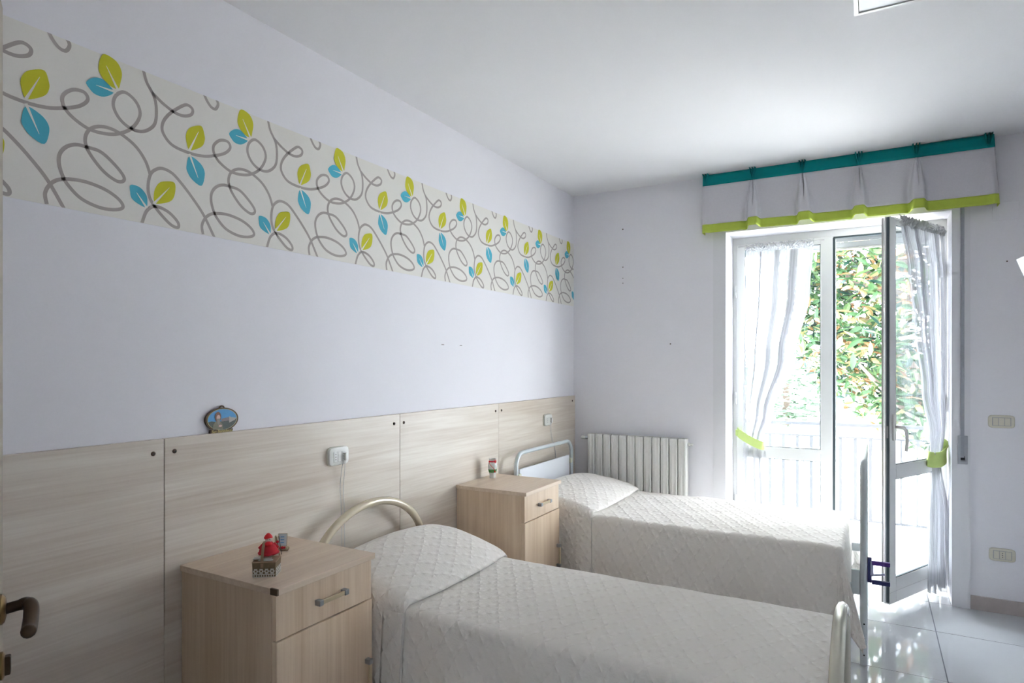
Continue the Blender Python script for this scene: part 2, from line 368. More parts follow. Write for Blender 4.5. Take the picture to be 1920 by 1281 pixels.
# flat casings each side of the balcony door, skirting, small wall marks
struct(box('trim_1', M['casing'], None, 1.083, OX0, D-.006, D-.0005, 0, CEIL-.001))
struct(box('trim_2', M['casing'], None, OX1, 2.57, D-.012, D-.0005, 0, CEIL-.001))
struct(box('baseboard_far', M['skirting'], None, 2.572, XR-.001, D-.012, D-.0005, 0, .082, bev=.002))
struct(box('baseboard_left', M['skirting'], None, 0.0005, .012, YB, .7, 0, .082, bev=.002))
for x, z, r in ((.411, 2.481, .005), (.411, 2.192, .004), (.411, 2.107, .003), (.411, 2.07, .004), (.776, 1.601, .005), (2.745, 2.05, .004)):
    G().lathe([(r, 0), (r*.6, -.0015)], (x, D-.0005, z), 8, 'y').build('nail_hole', M['brass_dark'], wall_far)
for y in (2.855, 3.033):
    G().box(.0003, .001, y-.012, y+.012, 1.5585, 1.5615).build('scuff', M['screw'], bpy.data.objects['wall_left'])
jc = tag(box('junction_cover', M['wall_far'], None, 2.675, 2.80, D-.004, D-.0005, 2.29, 2.395, bev=.001),
         'painted-over rectangular cover plate on the wall below the valance end', 'cover plate')

# ------------------------------------------------------------------ wallpaper border
def wallf(y, z, h): return (h, y, z)
BZ0, BZ1, PER = 1.911, 2.406, .489
border = thing('wallpaper_border', (0, 2.4, BZ0), 'cream wallpaper border printed with vines and lime and turquoise leaves on left wall', 'wallpaper border')
bd = G().box(.0004, .0016, YB+.001, D-.0005, BZ0, BZ1).build('paper_strip', M['paper'], border)
def ribbon(g, pts, w, h):
    L_ = []; n = len(pts)
    for i in range(n):
        t = pts[min(i+1, n-1)] - pts[max(i-1, 0)]
        if t.length < 1e-7: continue
        t.normalize(); nn = Vector((-t.y, t.x))*w/2
        a, b = pts[i]+nn, pts[i]-nn
        cl = lambda q: Vector((min(max(q.x, YB+.002), D-.001), min(max(q.y, BZ0), BZ1)))
        a, b = cl(a), cl(b)
        L_.append([Vector((h, a.x, a.y)), Vector((h, b.x, b.y))])
    if len(L_) > 1: g.rows(L_)
for k in range(-2, 8):
    g = G(); used = False
    for ci, c in enumerate(VINES):
        pts = [p + Vector((1.2+k*PER, 0)) for p in catmull([Vector(q) for q in c], 6)]
        run = []
        for p in pts + [None]:
            if p is not None and YB+.01 < p.x < D-.002: run.append(p)
            else:
                if len(run) > 2: ribbon(g, run, .0105, .0019+.0001*ci); used = True
                run = []
    if used: g.build('printed_vine', M['vine'], border)
    else: g.bm.free()
    for kind, outl, vein in LEAVES:
        cy = sum(q[0] for q in outl)/len(outl) + 1.2 + k*PER
        if not (YB+.08 < cy < D-.002): continue
        poly = [(min(q[0]+1.2+k*PER, D-.001), q[1]) for q in outl]
        base, tip = poly[0], None
        # smooth the outline but keep the pointed ends
        sm = catmull([Vector(q) for q in poly], 4, True)
        o = G().prism([(min(p.x, D-.001), p.y) for p in sm], wallf, .0024, .0027).build('printed_leaf', M['lime_print'] if kind == 'lime' else M['teal_print'], border)
        a, b = [Vector((q[0]+1.2+k*PER, q[1])) for q in vein]
        if max(a.x, b.x) < D-.004:
            t = (b-a).normalized(); nn = Vector((-t.y, t.x))*.0042
            G().prism([(a-nn)[:], (b-nn*.15)[:], (b+nn*.15)[:], (a+nn)[:]], wallf, .0028, .003).build('leaf_vein', M['cream_print'], o)

# ------------------------------------------------------------------ oak wall panelling
PT = .02
wain = thing('wall_panelling', (.01, 2.4, 0), 'pale oak panels along the lower left wall behind beds and nightstands', 'wall panelling')
seams = [YB+.002, 1.259, 2.467, 3.426, D-.012]
scr = [(1.221, 1.294), (2.422, 2.496), (3.387, 3.459), (4.552,)]
panels = []
for i in range(4):
    panels.append(G().box(.0008, PT, seams[i]+.0012, seams[i+1]-.0012, .0, 1.204, bev=.0012, seg=1).build('panel', M['panel'], wain))
for grp in scr:
    for y in grp:
        i = [k for k in range(4) if seams[k] < y < seams[k+1]][0]
        G().lathe([(.0075, 0), (.0075, .002), (.005, .0045), (.0005, .0055)], (PT, y, 1.159 if y < 4.5 else 1.165), 14, 'x').build('screw_cap', M['screw'], panels[i], True)
        s = G().lathe([(.0028, 0), (.0028, .0004)], (PT+.0053, y, 1.159 if y < 4.5 else 1.165), 8, 'x').build('screw_hole', M['black'], panels[i])

# ------------------------------------------------------------------ sockets on the panelling
def frame_plate(name, loc, w, h, ax, mat, root, t=.011):
    # rounded rectangular cover; ax 'x' faces +x, 'y' faces -y
    pts = []
    for i in range(40):
        a = 2*PI*i/40; n = 5.5; ca, sa = math.cos(a), math.sin(a)
        pts.append((w/2*abs(ca)**(2/n)*(1 if ca > 0 else -1), h/2*abs(sa)**(2/n)*(1 if sa > 0 else -1)))
    g = G(); rows = []
    for s_, d in ((1, 0), (1, t*.55), (.96, t*.9), (.90, t), (0.6, t)):
        rows.append([(loc[0]+d, loc[1]+a*s_, loc[2]+b*s_) if ax == 'x' else (loc[0]+a*s_, loc[1]-d, loc[2]+b*s_) for a, b in pts])
    V = g.rows(rows, close_u=True); g.cap(V[-1]); g.cap(V[0])
    return g.build(name, mat, root, True)
def socket_module(root, loc, ax, w, h, holes=True, mat=None):
    mat = mat or M['white_plastic']
    if ax == 'x': m = G().box(loc[0], loc[0]+.0022, loc[1]-w/2, loc[1]+w/2, loc[2]-h/2, loc[2]+h/2, bev=.0008, seg=1).build('module', mat, root)
    else: m = G().box(loc[0]-w/2, loc[0]+w/2, loc[1]-.0022, loc[1], loc[2]-h/2, loc[2]+h/2, bev=.0008, seg=1).build('module', mat, root)
    if holes:
        for dz in (-.011, 0, .011):
            c = (loc[0]+.0021, loc[1], loc[2]+dz) if ax == 'x' else (loc[0], loc[1]-.0021, loc[2]+dz)
            G().lathe([(.0026, 0), (.0026, .0004 if ax == 'x' else -.0004)], c, 8, ax).build('pin_hole', M['black'], m)
    return m
def wall_socket(y, label):
    r = thing('wall_socket', (PT, y, 1.05), label, 'socket', 'sockets on the oak panelling')
    frame_plate('backing', (PT, y, 1.05), .122, .083, 'x', M['ivory_plastic'], r, .006)
    frame_plate('cover', (PT+.006, y, 1.05), .118, .080, 'x', M['white_plastic'], r)
    socket_module(r, (PT+.0172, y-.024, 1.048), 'x', .022, .045)
    socket_module(r, (PT+.0172, y, 1.048), 'x', .022, .045, False)
    socket_module(r, (PT+.0172, y+.024, 1.048), 'x', .022, .045)
    return r
wall_socket(2.038, 'white socket plate on the panelling between the two nightstands')
wall_socket(4.103, 'white socket plate on the panelling above the metal headboard')
def cord(y, z1, drift, label):
    r = thing('power_cord', (PT, y, z1), label, 'power cord', 'cords hanging from the panelling sockets')
    G().box(PT+.0196, PT+.034, y-.006, y+.008, 1.028, 1.062, bev=.004).build('plug', M['white_plastic'], r, True)
    for dy, dd in ((0, drift*.9), (-.02, drift)):
        pts = catmull([Vector((PT+.024, y+dy*.3, 1.03)), Vector((PT+.022, y+dy*.9, .99)), Vector((PT+.006, y+dy+dd*.4, .9)), Vector((PT+.005, y+dy+dd*.8, .78)), Vector((PT+.005, y+dy+dd, z1))], 6)
        G().tube(pts, .0015, 6).build('cable', M['cord'], r, True)
cord(2.065, .30, .02, 'thin grey cord hanging from the socket above the cream arched headboard')
cord(4.13, .45, .16, 'thin grey cord running down behind the rectangular metal headboard')

# ------------------------------------------------------------------ oval souvenir plaque
pl = thing('souvenir_plaque', (.008, 1.482, 1.2042), 'small oval souvenir plaque with a bearded monk standing on the panelling', 'plaque')
cy, cz = 1.482, 1.2515; ax_, az_ = .067, .0425
def ell(k, n=40): return [(cy+ax_*k*math.cos(2*PI*i/n), cz+az_*k*math.sin(2*PI*i/n)) for i in range(n)]
G().prism(ell(1), wallf, .003, .010).build('oval_back', M['brass_dark'], pl)
G().prism(ell(.905), wallf, .010, .0108).build('gilt_ring', M['gold'], pl)
pic = G().prism(ell(.875), wallf, .0108, .0112).build('sky_picture', M['sky_print'], pl)
def clipell(poly, k=.865):
    o = []
    for a, b in poly:
        da, db = (a-cy)/ax_, (b-cz)/az_; r_ = math.hypot(da, db)
        if r_ > k: da, db = da*k/r_, db*k/r_
        o.append((cy+da*ax_, cz+db*az_))
    return o
def arc(a0, a1, k=.865, n=14): return [(cy+ax_*k*math.cos(math.radians(a0+(a1-a0)*i/n)), cz+az_*k*math.sin(math.radians(a0+(a1-a0)*i/n))) for i in range(n+1)]
G().prism(arc(190, 360) + [(cy+.045, cz-.004), (cy+.02, cz-.006), (cy-.02, cz-.008), (cy-.045, cz-.004)], wallf, .0112, .0115).build('hill', M['hill_print'], pic)
G().prism([(cy-.005, cz-.008), (cy+.028, cz-.006), (cy+.028, cz+.006), (cy+.012, cz+.005), (cy-.005, cz+.002)], wallf, .0115, .0118).build('rock', M['rock_print'], pic)
G().prism([(cy+.027, cz-.014), (cy+.033, cz-.012), (cy+.05, cz-.006), (cy+.057, cz+.002), (cy+.04, cz+.005), (cy+.033, cz+.005), (cy+.032, cz+.009), (cy+.027, cz+.009)], wallf, .0118, .012).build('abbey', M['build_print'], pic)
fx = cy-.018
mk = G().prism([(fx-.022, cz-.034), (fx-.021, cz-.018), (fx-.012, cz-.006), (fx+.008, cz-.006), (fx+.018, cz-.018), (fx+.020, cz-.036)], wallf, .0118, .0124).build('monk', M['robe_print'], pl)
def disc(c, a, b, n=16): return [(c[0]+a*math.cos(2*PI*i/n), c[1]+b*math.sin(2*PI*i/n)) for i in range(n)]
G().prism(disc((fx-.001, cz+.010), .0125, .0185), wallf, .0124, .0127).build('hood', M['hood_print'], mk)
G().prism(disc((fx+.0005, cz+.007), .0075, .0105), wallf, .0127, .013).build('face', M['skin'], mk)
G().prism([(fx-.006, cz+.004), (fx+.007, cz+.004), (fx+.006, cz-.013), (fx+.001, cz-.020), (fx-.004, cz-.013)], wallf, .013, .0133).build('beard', M['beard_print'], mk)
G().prism(disc((fx+.008, cz-.023), .007, .004), wallf, .0127, .0132).build('hands', M['skin'], mk)
G().prism([(cy-.050, 1.2043), (cy+.040, 1.2043), (cy+.043, 1.2145), (cy+.02, 1.2125), (cy-.01, 1.2125), (cy-.047, 1.2165)], wallf, .003, .0122).build('name_strip', M['brass_dark'], pl)
G().tube([(.0065, cy+.009*math.cos(PI*i/8), cz+az_-.001+.007*math.sin(PI*i/8)) for i in range(9)], .0028, 8).build('hanging_loop', M['brass_dark'], pl, True)
def lettering(txt, size, mtx, mat, parent, name='lettering', shear=0, extrude=.0003):
    cu = bpy.data.curves.new('txt', 'FONT'); cu.body = txt; cu.size = size; cu.extrude = extrude; cu.shear = shear
    cu.align_x = 'CENTER'; cu.align_y = 'CENTER'; cu.offset = size*.012
    to = bpy.data.objects.new('txt', cu); COL.objects.link(to)
    bpy.context.view_layer.update()
    me = bpy.data.meshes.new_from_object(to.evaluated_get(bpy.context.evaluated_depsgraph_get()))
    bpy.data.objects.remove(to); bpy.data.curves.remove(cu)
    g = G(); g.bm.from_mesh(me); bpy.data.meshes.remove(me); g.xf(mtx)
    return g.build(name, mat, parent)
lettering('San Benedetto', .0145, Matrix(((0, 0, 1, .0126), (1, 0, 0, cy-.003), (0, 1, 0, 1.2092), (0, 0, 0, 1))), M['gold'], pl, 'gold_lettering', .25)

# ------------------------------------------------------------------ balcony door (door_1)
FY = 4.88
d1 = bpy.data.objects.new('door_1', None); COL.objects.link(d1); d1.location = (1.82, FY, 0); W[d1] = Vector((1.82, FY, 0)); d1['kind'] = 'structure'
d1['label'] = 'white glazed double balcony door, right leaf swung into the room'
g = G(); g.box(OX0+.001, OX0+.034, FY, FY+.07, .002, OZ-.001); g.box(OX1-.034, OX1-.001, FY, FY+.07, .002, OZ-.001); g.box(OX0+.034, OX1-.034, FY, FY+.07, OZ-.05, OZ-.001)
fr = g.build('frame', M['frame_white'], d1)
G().box(1.832, OX1-.036, FY-.002, FY+.012, 2.316, 2.328).build('gasket', M['gasket'], fr)
def leaf_frame(g, f, w, z0, z1, t, st=.056, st2=.075, mid=(.776, .859), br=.144, tr=.045):
    def b(a0, a1, c0, c1, d0=0, d1_=None): g.box(a0, a1, -t if d1_ is None else d1_, d0, c0, c1, bev=.003, seg=1)
    b(0, st, z0, z1); b(w-st2, w, z0, z1)
    b(st, w-st2, z0, z0+br); b(st, w-st2, mid[0], mid[1]); b(st, w-st2, z1-tr, z1)
    if f is not None: g.xf(f)
    return g
# closed leaf, built in door coordinates (x to the right, y into the wall)
fm = Matrix(((1, 0, 0, 1.198), (0, -1, 0, FY-.012), (0, 0, 1, 0), (0, 0, 0, 1)))
cl = leaf_frame(G(), fm, .630, .05, 2.328, .04).build('closed_leaf', M['frame_white'], d1)
cw0, cw1 = 1.198+.056, 1.828-.075
for z0, z1 in ((.194, .776), (.859, 2.283)):
    G().box(cw0-.006, cw1+.006, FY+.004, FY+.010, z0-.006, z1+.006).build('pane', M['glass'], cl)
    g = G()
    for q in ((cw0, cw0+.004, z0, z1), (cw1-.004, cw1, z0, z1), (cw0, cw1, z0, z0+.004), (cw0, cw1, z1-.004, z1)):
        g.box(q[0], q[1], FY-.008, FY+.004, q[2], q[3])
    g.build('pane_seal', M['gasket'], cl)
G().box(1.8285, 1.843, FY-.008, FY+.02, .06, 2.32).build('meeting_gasket', M['gasket'], cl)
G().box(1.843, 1.848, FY-.002, FY+.026, .06, 2.31).build('meeting_rebate', M['frame_white'], cl)
for z in (1.98, 1.20, .45):
    G().lathe([(.006, -.045), (.0075, -.04), (.0075, -.002), (.006, 0), (.0075, .002), (.0075, .04), (.006, .045)], (1.193, FY-.018, z), 10).build('hinge', M['frame_white'], cl, True)
# open leaf: own axes, x from hinge to free edge, y towards the room side
PHI = math.atan2(-.895, -.447)
HINGE = (2.44, 4.865, 0)
LW = .640
RZ = Matrix.Translation(HINGE) @ Matrix.Rotation(PHI, 4, 'Z')
def rot_obj(o):
    return o
ol = leaf_frame(G(), None, LW, .05, 2.315, .034, .06, .072).build('open_leaf', M['frame_white'], None)
# bring it under the door with its rotation
loc_local = W[ol].copy()
ol.parent = d1; ol.rotation_euler = (0, 0, PHI); ol.location = (RZ @ loc_local) - W[d1]
W[ol] = loc_local                      # children of the leaf are written in leaf axes
for z0, z1 in ((.194, .776), (.859, 2.270)):
    G().box(.054, LW-.066, -.02, -.014, z0-.006, z1+.006).build('pane', M['glass'], ol)
    g = G()
    for q in ((.06, .064, z0, z1), (LW-.076, LW-.072, z0, z1), (.06, LW-.072, z0, z0+.004), (.06, LW-.072, z1-.004, z1)):
        g.box(q[0], q[1], -.014, -.003, q[2], q[3])
    g.build('pane_seal', M['gasket'], ol)
G().box(.06, LW-.001, -.0015, .0008, .118, .1195).build('rail_line', M['alu'], ol)
G().box(LW, LW+.004, -.019, -.003, .06, 2.31).build('edge_gasket', M['gasket'], ol)
G().box(LW-.002, LW+.003, -.046, -.0345, .055, 2.31).build('edge_strip', M['alu'], ol)
G().box(LW+.004, LW+.0055, -.016, -.008, 1.02, 1.09).build('latch', M['steel'], ol)
h = G().box(LW-.054, LW-.022, .0, .012, 1.005, 1.16, bev=.005).build('handle_plate', M['white_plastic'], ol, True)
hp = catmull([Vector((LW-.038, .01, 1.085)), Vector((LW-.038, .04, 1.085)), Vector((LW-.046, .056, 1.08)), Vector((LW-.062, .062, 1.05)), Vector((LW-.066, .062, .99)), Vector((LW-.060, .06, .945))], 5)
hl = G().tube(hp, [.011]*5+[.0095]*(len(hp)-5), 10).build('handle_lever', M['white_plastic'], h, True) if False else G().tube(hp, .0095, 10).build('handle_lever', M['white_plastic'], ol, True)
for z in (2.05, 1.20, .30):
    G().lathe([(.006, -.05), (.008, -.045), (.008, .045), (.006, .05)], (-.006, .004, z), 10).build('hinge', M['frame_white'], ol, True)
# roller shutter just showing under the lintel
rs = thing('roller_shutter', (1.82, 4.975, 2.25), 'grey roller shutter, rolled up just under the lintel of the balcony door', 'shutter')
for k in range(3):
    G().box(OX0+.02, OX1-.02, 4.962, 4.974, 2.262+.04*k, 2.300+.04*k, bev=.003).build('slat', M['shutter'], rs)
G().box(OX0+.02, OX1-.02, 4.958, 4.978, 2.248, 2.261, bev=.002).build('bottom_bar', M['alu'], rs)

# ------------------------------------------------------------------ curtains
def curtain(root, f, zs, Lf, Rf, ncol, npl, amp, mat, seed=0):
    rows, uvs = [], []; r_ = random.Random(seed)
    ph = [r_.uniform(0, 2*PI) for _ in range(4)]
    for z in zs:
        a, b = Lf(z), Rf(z); row = []; uvr = []
        for j in range(ncol+1):
            c = j/ncol
            w = math.sin(2*PI*npl*c+ph[0]) + .55*math.sin(2*PI*npl*1.7*c+ph[1]+z*.8) + .3*math.sin(2*PI*npl*2.9*c+ph[2]+z*1.3)
            sx = .30*(b-a)/npl*(math.sin(2*PI*npl*c+ph[3])+.5*math.sin(2*PI*npl*1.7*c+ph[1]))
            row.append(f(a+(b-a)*c+sx*min(1, c*8, (1-c)*8), amp(z)*(w+1.85), z)); uvr.append((c*.85, z))
        rows.append(row); uvs.append(uvr)
    g = G(); g.rows(rows, uv=uvs); return g.build('voile', mat, root, True)
def frange(a, b, n): return [a+(b-a)*i/(n-1) for i in range(n)]
# left curtain on the closed leaf
CY = FY-.026
lc = thing('sheer_curtain', (1.35, CY, .1), 'sheer striped voile curtain tied back on the closed left door leaf', 'curtain', 'voile curtains on the balcony door')
fL = lambda s_, n, z: (s_, CY-n, z)
Ltab = [(.08, 1.262), (.86, 1.248), (.93, 1.244), (1.3, 1.250), (2.31, 1.268)]
Rtab = [(.08, 1.435), (.80, 1.405), (.90, 1.385), (1.1, 1.455), (1.5, 1.600), (1.95, 1.690), (2.31, 1.712)]
curtain(lc, fL, frange(.08, 2.262, 60), lambda z: interp(Ltab, z), lambda z: interp(Rtab, z), 120, 4.0,
        lambda z: interp([(.08, .010), (.85, .006), (1.2, .011), (2.0, .010), (2.28, .004)], z), M['sheer'], 3)
def gathers(root, f, a, b, z0, z1, mat, seed, d=.012):
    rows = []; r_ = random.Random(seed); n = 90
    off = [r_.uniform(0, 1) for _ in range(n+1)]
    for k in range(7):
        t = k/6; z = z0+(z1-z0)*t
        bulge = .006+d*math.sin(PI*t)
        rows.append([f(a+(b-a)*j/n+.002*math.sin(j*2.1+k*1.3), bulge*(.1+.9*off[(j+k*3) % n]), z+(.016*(off[(j*7) % n]-.5) if k in (0, 6) else .004*(off[(j*5+k) % n]-.5))) for j in range(n+1)])
    g = G(); g.rows(rows); return g.build('gathered_heading', mat, root)
gathers(lc, fL, 1.266, 1.714, 2.262, 2.318, M['sheer'], 2, .008)
G().tube([(1.212, CY-.004, 2.309), (1.778, CY-.004, 2.309)], .0035, 8).build('rod', M['alu'], lc, True)
def band(root, pts, w, th, mat, name='tieback'):
    # pts centre line list of Vector ; a flat band of height w
    g = G(); n = len(pts); rows = []
    for i, p in enumerate(pts):
        t = (pts[min(i+1, n-1)]-pts[max(i-1, 0)]).normalized(); up = Vector((0, 0, 1)); up = (up - t*up.dot(t)).normalized()
        o = t.cross(up).normalized()*th/2
        rows.append([p+up*w/2+o, p-up*w/2+o, p-up*w/2-o, p+up*w/2-o])
    V = g.rows(rows, close_u=True); g.cap(V[0]); g.cap(V[-1]); return g.build(name, mat, root, True)
tb = catmull([Vector((1.205, CY-.002, .965)), Vector((1.228, CY-.036, .945)), Vector((1.30, CY-.058, .905)), Vector((1.372, CY-.048, .872)), Vector((1.392, CY-.02, .870))], 6)
band(lc, tb, .058, .004, M['pale_lime'])
G().box(1.196, 1.226, CY-.028, CY-.010, .93, .975, bev=.004).build('tieback_end', M['pale_lime'], lc)
# right curtain on the open leaf, in leaf axes
rc = thing('sheer_curtain', HINGE, 'sheer striped voile curtain tied back on the open right door leaf', 'curtain', 'voile curtains on the balcony door', rot=(0, 0, PHI))
fR = lambda s_, n, z: (s_, .022+n, z)
L2 = [(.05, -.03), (.5, .0), (.84, .072), (1.0, .045), (1.5, .02), (2.3, .015)]
R2 = [(.05, .27), (.5, .245), (.84, .182), (1.0, .235), (1.3, .35), (1.7, .455), (2.0, .53), (2.3, .585)]
curtain(rc, fR, frange(.06, 2.262, 60), lambda z: interp(L2, z), lambda z: interp(R2, z), 120, 4.5,
        lambda z: interp([(.05, .018), (.5, .017), (.84, .0075), (1.1, .015), (2.0, .014), (2.28, .006)], z), M['sheer'], 11)
gathers(rc, fR, .012, .590, 2.255, 2.325, M['sheer_head'], 5, .022)
G().tube([(.0, .012, 2.305), (LW-.012, .012, 2.305)], .0035, 8).build('rod', M['alu'], rc, True)
tb = catmull([Vector((.045, .012, .945)), Vector((.032, .036, .92)), Vector((.06, .058, .885)), Vector((.13, .062, .865)), Vector((.188, .05, .862)), Vector((.205, .025, .865)), Vector((.19, .006, .87))], 6)
band(rc, tb, .095, .004, M['pale_lime'])

# ------------------------------------------------------------------ valance
va = thing('window_valance', (1.86, 4.55, 2.37), 'grey pleated valance with teal top band and lime hem above balcony door', 'valance')
VX0, VX1 = 1.030, 2.673
pleats = [1.050, 1.360, 1.667, 1.990, 2.295, 2.648]
YV = 4.533; ZT, ZM, ZH, ZBt = 2.776, 2.700, 2.430, 2.372
def vpoint(s_, z):
    # s_ in [-.075, len+.075]: returns to the wall at both ends
    Lf = VX1-VX0
    fl = (ZT-z)/(ZT-ZBt)
    x0 = VX0-.004*fl; x1 = VX1+.026*fl
    depth = (D-.002)-YV
    if s_ < 0: return Vector((x0, YV - s_/.075*depth*.98, z))
    if s_ > Lf: return Vector((x1, YV + (s_-Lf)/.075*depth*.98, z))
    x = VX0+s_
    xx = x0+(x1-x0)*s_/Lf
    y = YV; dz = 0
    if z < ZM:
        dn = (ZM-z)/(ZM-ZBt)
        for k, p in enumerate(pleats[1:-1]):
            w = .010+.026*min(1, dn*1.8)+.004*math.sin(k*2.1)
            am = (.020+.045*dn)*(1 if dn > .02 else dn/.02)
            cx_ = p+.012*dn*math.sin(k*1.7+.5)
            u = abs(x-cx_)/w
            b = 1/(1+u**10)
            crease = .7*math.exp(-((x-cx_-.003)/.005)**2)*max(0, 1-dn*1.6)
            side = math.exp(-((x-cx_+w*1.35)/.022)**2)*.020*dn
            y -= am*(b-crease); y += side; dz += .010*b*dn
        for p in (pleats[0], pleats[-1]):
            y -= .018*dn*math.exp(-((x-p)/.02)**2)
        y -= .006*dn*math.sin(x*9+1)+.003*dn*math.sin(x*23)
    return Vector((xx, y, z+dz))
def vband(name, z0, z1, n, mat):
    ss = frange(-.075, VX1-VX0+.075, 420); rows = []
    for i in range(n+1):
        z = z0+(z1-z0)*i/n; rows.append([vpoint(s_, z) for s_ in ss])
    g = G(); g.rows(rows); o = g.build(name, mat, va, True)
    md = o.modifiers.new('thick', 'SOLIDIFY'); md.thickness = .002; md.offset = 0
    return o
vband('lime_hem', ZBt, ZH, 4, M['lime_cloth']); vband('grey_panel', ZH, ZM, 20, M['grey_cloth']); vband('teal_band', ZM, ZT, 4, M['teal_cloth'])
for p in pleats:
    o = None; g = G()
    for dx, w in ((-.017, .005), (.001, .0045), (.017, .005)):
        rows = []
        for i in range(7):
            t = i/6; z = ZT+.004-t*(ZT+.002-ZM)
            c = p+dx*(1-t*.9); dep = .026*(1-t)+.006
            rows.append([Vector((c-w*(1-.5*t), YV+.001, z)), Vector((c-w*.5, YV-dep*.8, z)), Vector((c, YV-dep, z)), Vector((c+w*.5, YV-dep*.8, z)), Vector((c+w*(1-.5*t), YV+.001, z))])
        g.rows(rows)
    g.build('pleat', M['teal_cloth'], va, True)
G().box(VX0+.005, VX1-.004, YV+.004, YV+.012, ZT-.02, ZT-.006).build('track', M['alu'], va)

# ------------------------------------------------------------------ shutter strap, switches, socket on the far wall
ss = thing('shutter_strap', (2.531, D-.012, .86), 'grey webbing strap of the roller shutter running into a metal winder plate', 'shutter strap')
G().box(2.522, 2.540, D-.019, D-.0165, .895, CEIL-.002).build('strap', M['strap'], ss)
wp = G().box(2.508, 2.557, D-.0175, D-.0122, .856, 1.026, bev=.002).build('winder_plate', M['winder'], ss)
G().box(2.522, 2.543, D-.0186, D-.0176, .882, .905).build('slot', M['black'], wp)
G().box(2.516, 2.549, D-.0186, D-.0176, .866, .878, bev=.0004, seg=1).build('plate_rib', M['winder'], wp)
sw = thing('light_switch', (2.718, D, 1.078), 'ivory light switch plate on the wall right of the balcony door', 'switch')
frame_plate('cover', (2.718, D-.0005, 1.117), .125, .075, 'y', M['ivory_plastic'], sw)
G().box(2.674, 2.762, D-.0122, D-.0112, 1.093, 1.141).build('module_tray', M['strap'], sw)
for k, dx in enumerate((-.028, .0, .028)):
    socket_module(sw, (2.718+dx, D-.0122, 1.117), 'y', .026, .044, False, M['ivory_plastic'])
G().lathe([(.003, 0), (.003, -.0006)], (2.718, D-.0098, 1.084), 8, 'y').build('screw_hole', M['black'], sw)
so = thing('wall_socket', (2.722, D, .303), 'ivory socket plate low on the wall right of the balcony door', 'socket')
frame_plate('cover', (2.722, D-.0005, .341), .125, .075, 'y', M['ivory_plastic'], so)
G().box(2.678, 2.766, D-.0122, D-.0112, .317, .365).build('module_tray', M['strap'], so)
for k, dx in enumerate((-.028, .0, .028)):
    m = socket_module(so, (2.722+dx, D-.0122, .341), 'y', .026, .044, dx == 0, M['ivory_plastic'])

# ------------------------------------------------------------------ radiator
RX0, RX1, RZ0, RZ1 = .158, .918, .13, .918
ra = thing('radiator', (.54, 4.57, RZ0), 'cream panel radiator of twelve sections on the far wall behind the bed', 'radiator')
nsec = 12; sw_ = (RX1-RX0)/nsec; sec = None
for k in range(nsec):
    cx_ = RX0+sw_*(k+.5)
    if sec is None:
        g = G(); hw = sw_/2-.0028
        prof = [(-hw, 4.530), (-hw*.93, 4.5235), (-hw*.30, 4.5190), (-hw*.18, 4.5215), (hw*.55, 4.5215), (hw*.66, 4.519), (hw*.94, 4.5225), (hw, 4.530), (hw, 4.566), (.006, 4.568), (.006, 4.585), (hw*.9, 4.588), (hw*.9, 4.594), (-hw*.9, 4.594), (-hw*.9, 4.588), (-.006, 4.585), (-.006, 4.568), (-hw, 4.566)]
        rows = []
        for z, sh in ((RZ0, .9), (RZ0+.008, 1), (RZ1-.014, 1), (RZ1-.005, .985), (RZ1, .9)):
            rows.append([(cx_+a*sh, 4.56+(b-4.56)*sh, z) for a, b in prof])
        V = g.rows(rows, close_u=True); g.cap(V[0]); g.cap(V[-1])
        sec = g.build('section', M['radiator'], ra, True); base = sec.location.copy()
    else:
        copy_mesh(sec, ra, base+Vector((sw_*k, 0, 0)))
for z in (RZ0+.06, RZ1-.045):
    G().tube([(RX0+.01, 4.56, z), (RX1-.01, 4.56, z)], .02, 10).build('manifold', M['radiator'], ra, True)
G().tube([(RX0-.002, 4.56, RZ1-.035), (RX0-.03, 4.56, RZ1-.035)], .011, 10).build('valve_body', M['winder'], ra, True)
G().lathe([(.012, -.062), (.014, -.058), (.016, -.036), (.012, -.03)], (RX0, 4.56, RZ1-.035), 12, 'x').build('valve_knob', M['white_plastic'], ra, True)
G().lathe([(.012, 0), (.012, .014), (.008, .018), (.008, .034), (.006, .036)], (RX1, 4.56, RZ1-.04), 12, 'x').build('air_vent', M['white_plastic'], ra, True)
G().tube([(RX0-.018, 4.56, RZ1-.035), (RX0-.018, 4.61, RZ1-.035)], .008, 8).build('supply_pipe', M['winder'], ra, True)
G().box(RX0+.1, RX0+.115, 4.594, D-.0005, RZ1-.1, RZ1-.06).build('bracket', M['radiator'], ra)
G().box(RX1-.115, RX1-.1, 4.594, D-.0005, RZ1-.1, RZ1-.06).build('bracket', M['radiator'], ra)

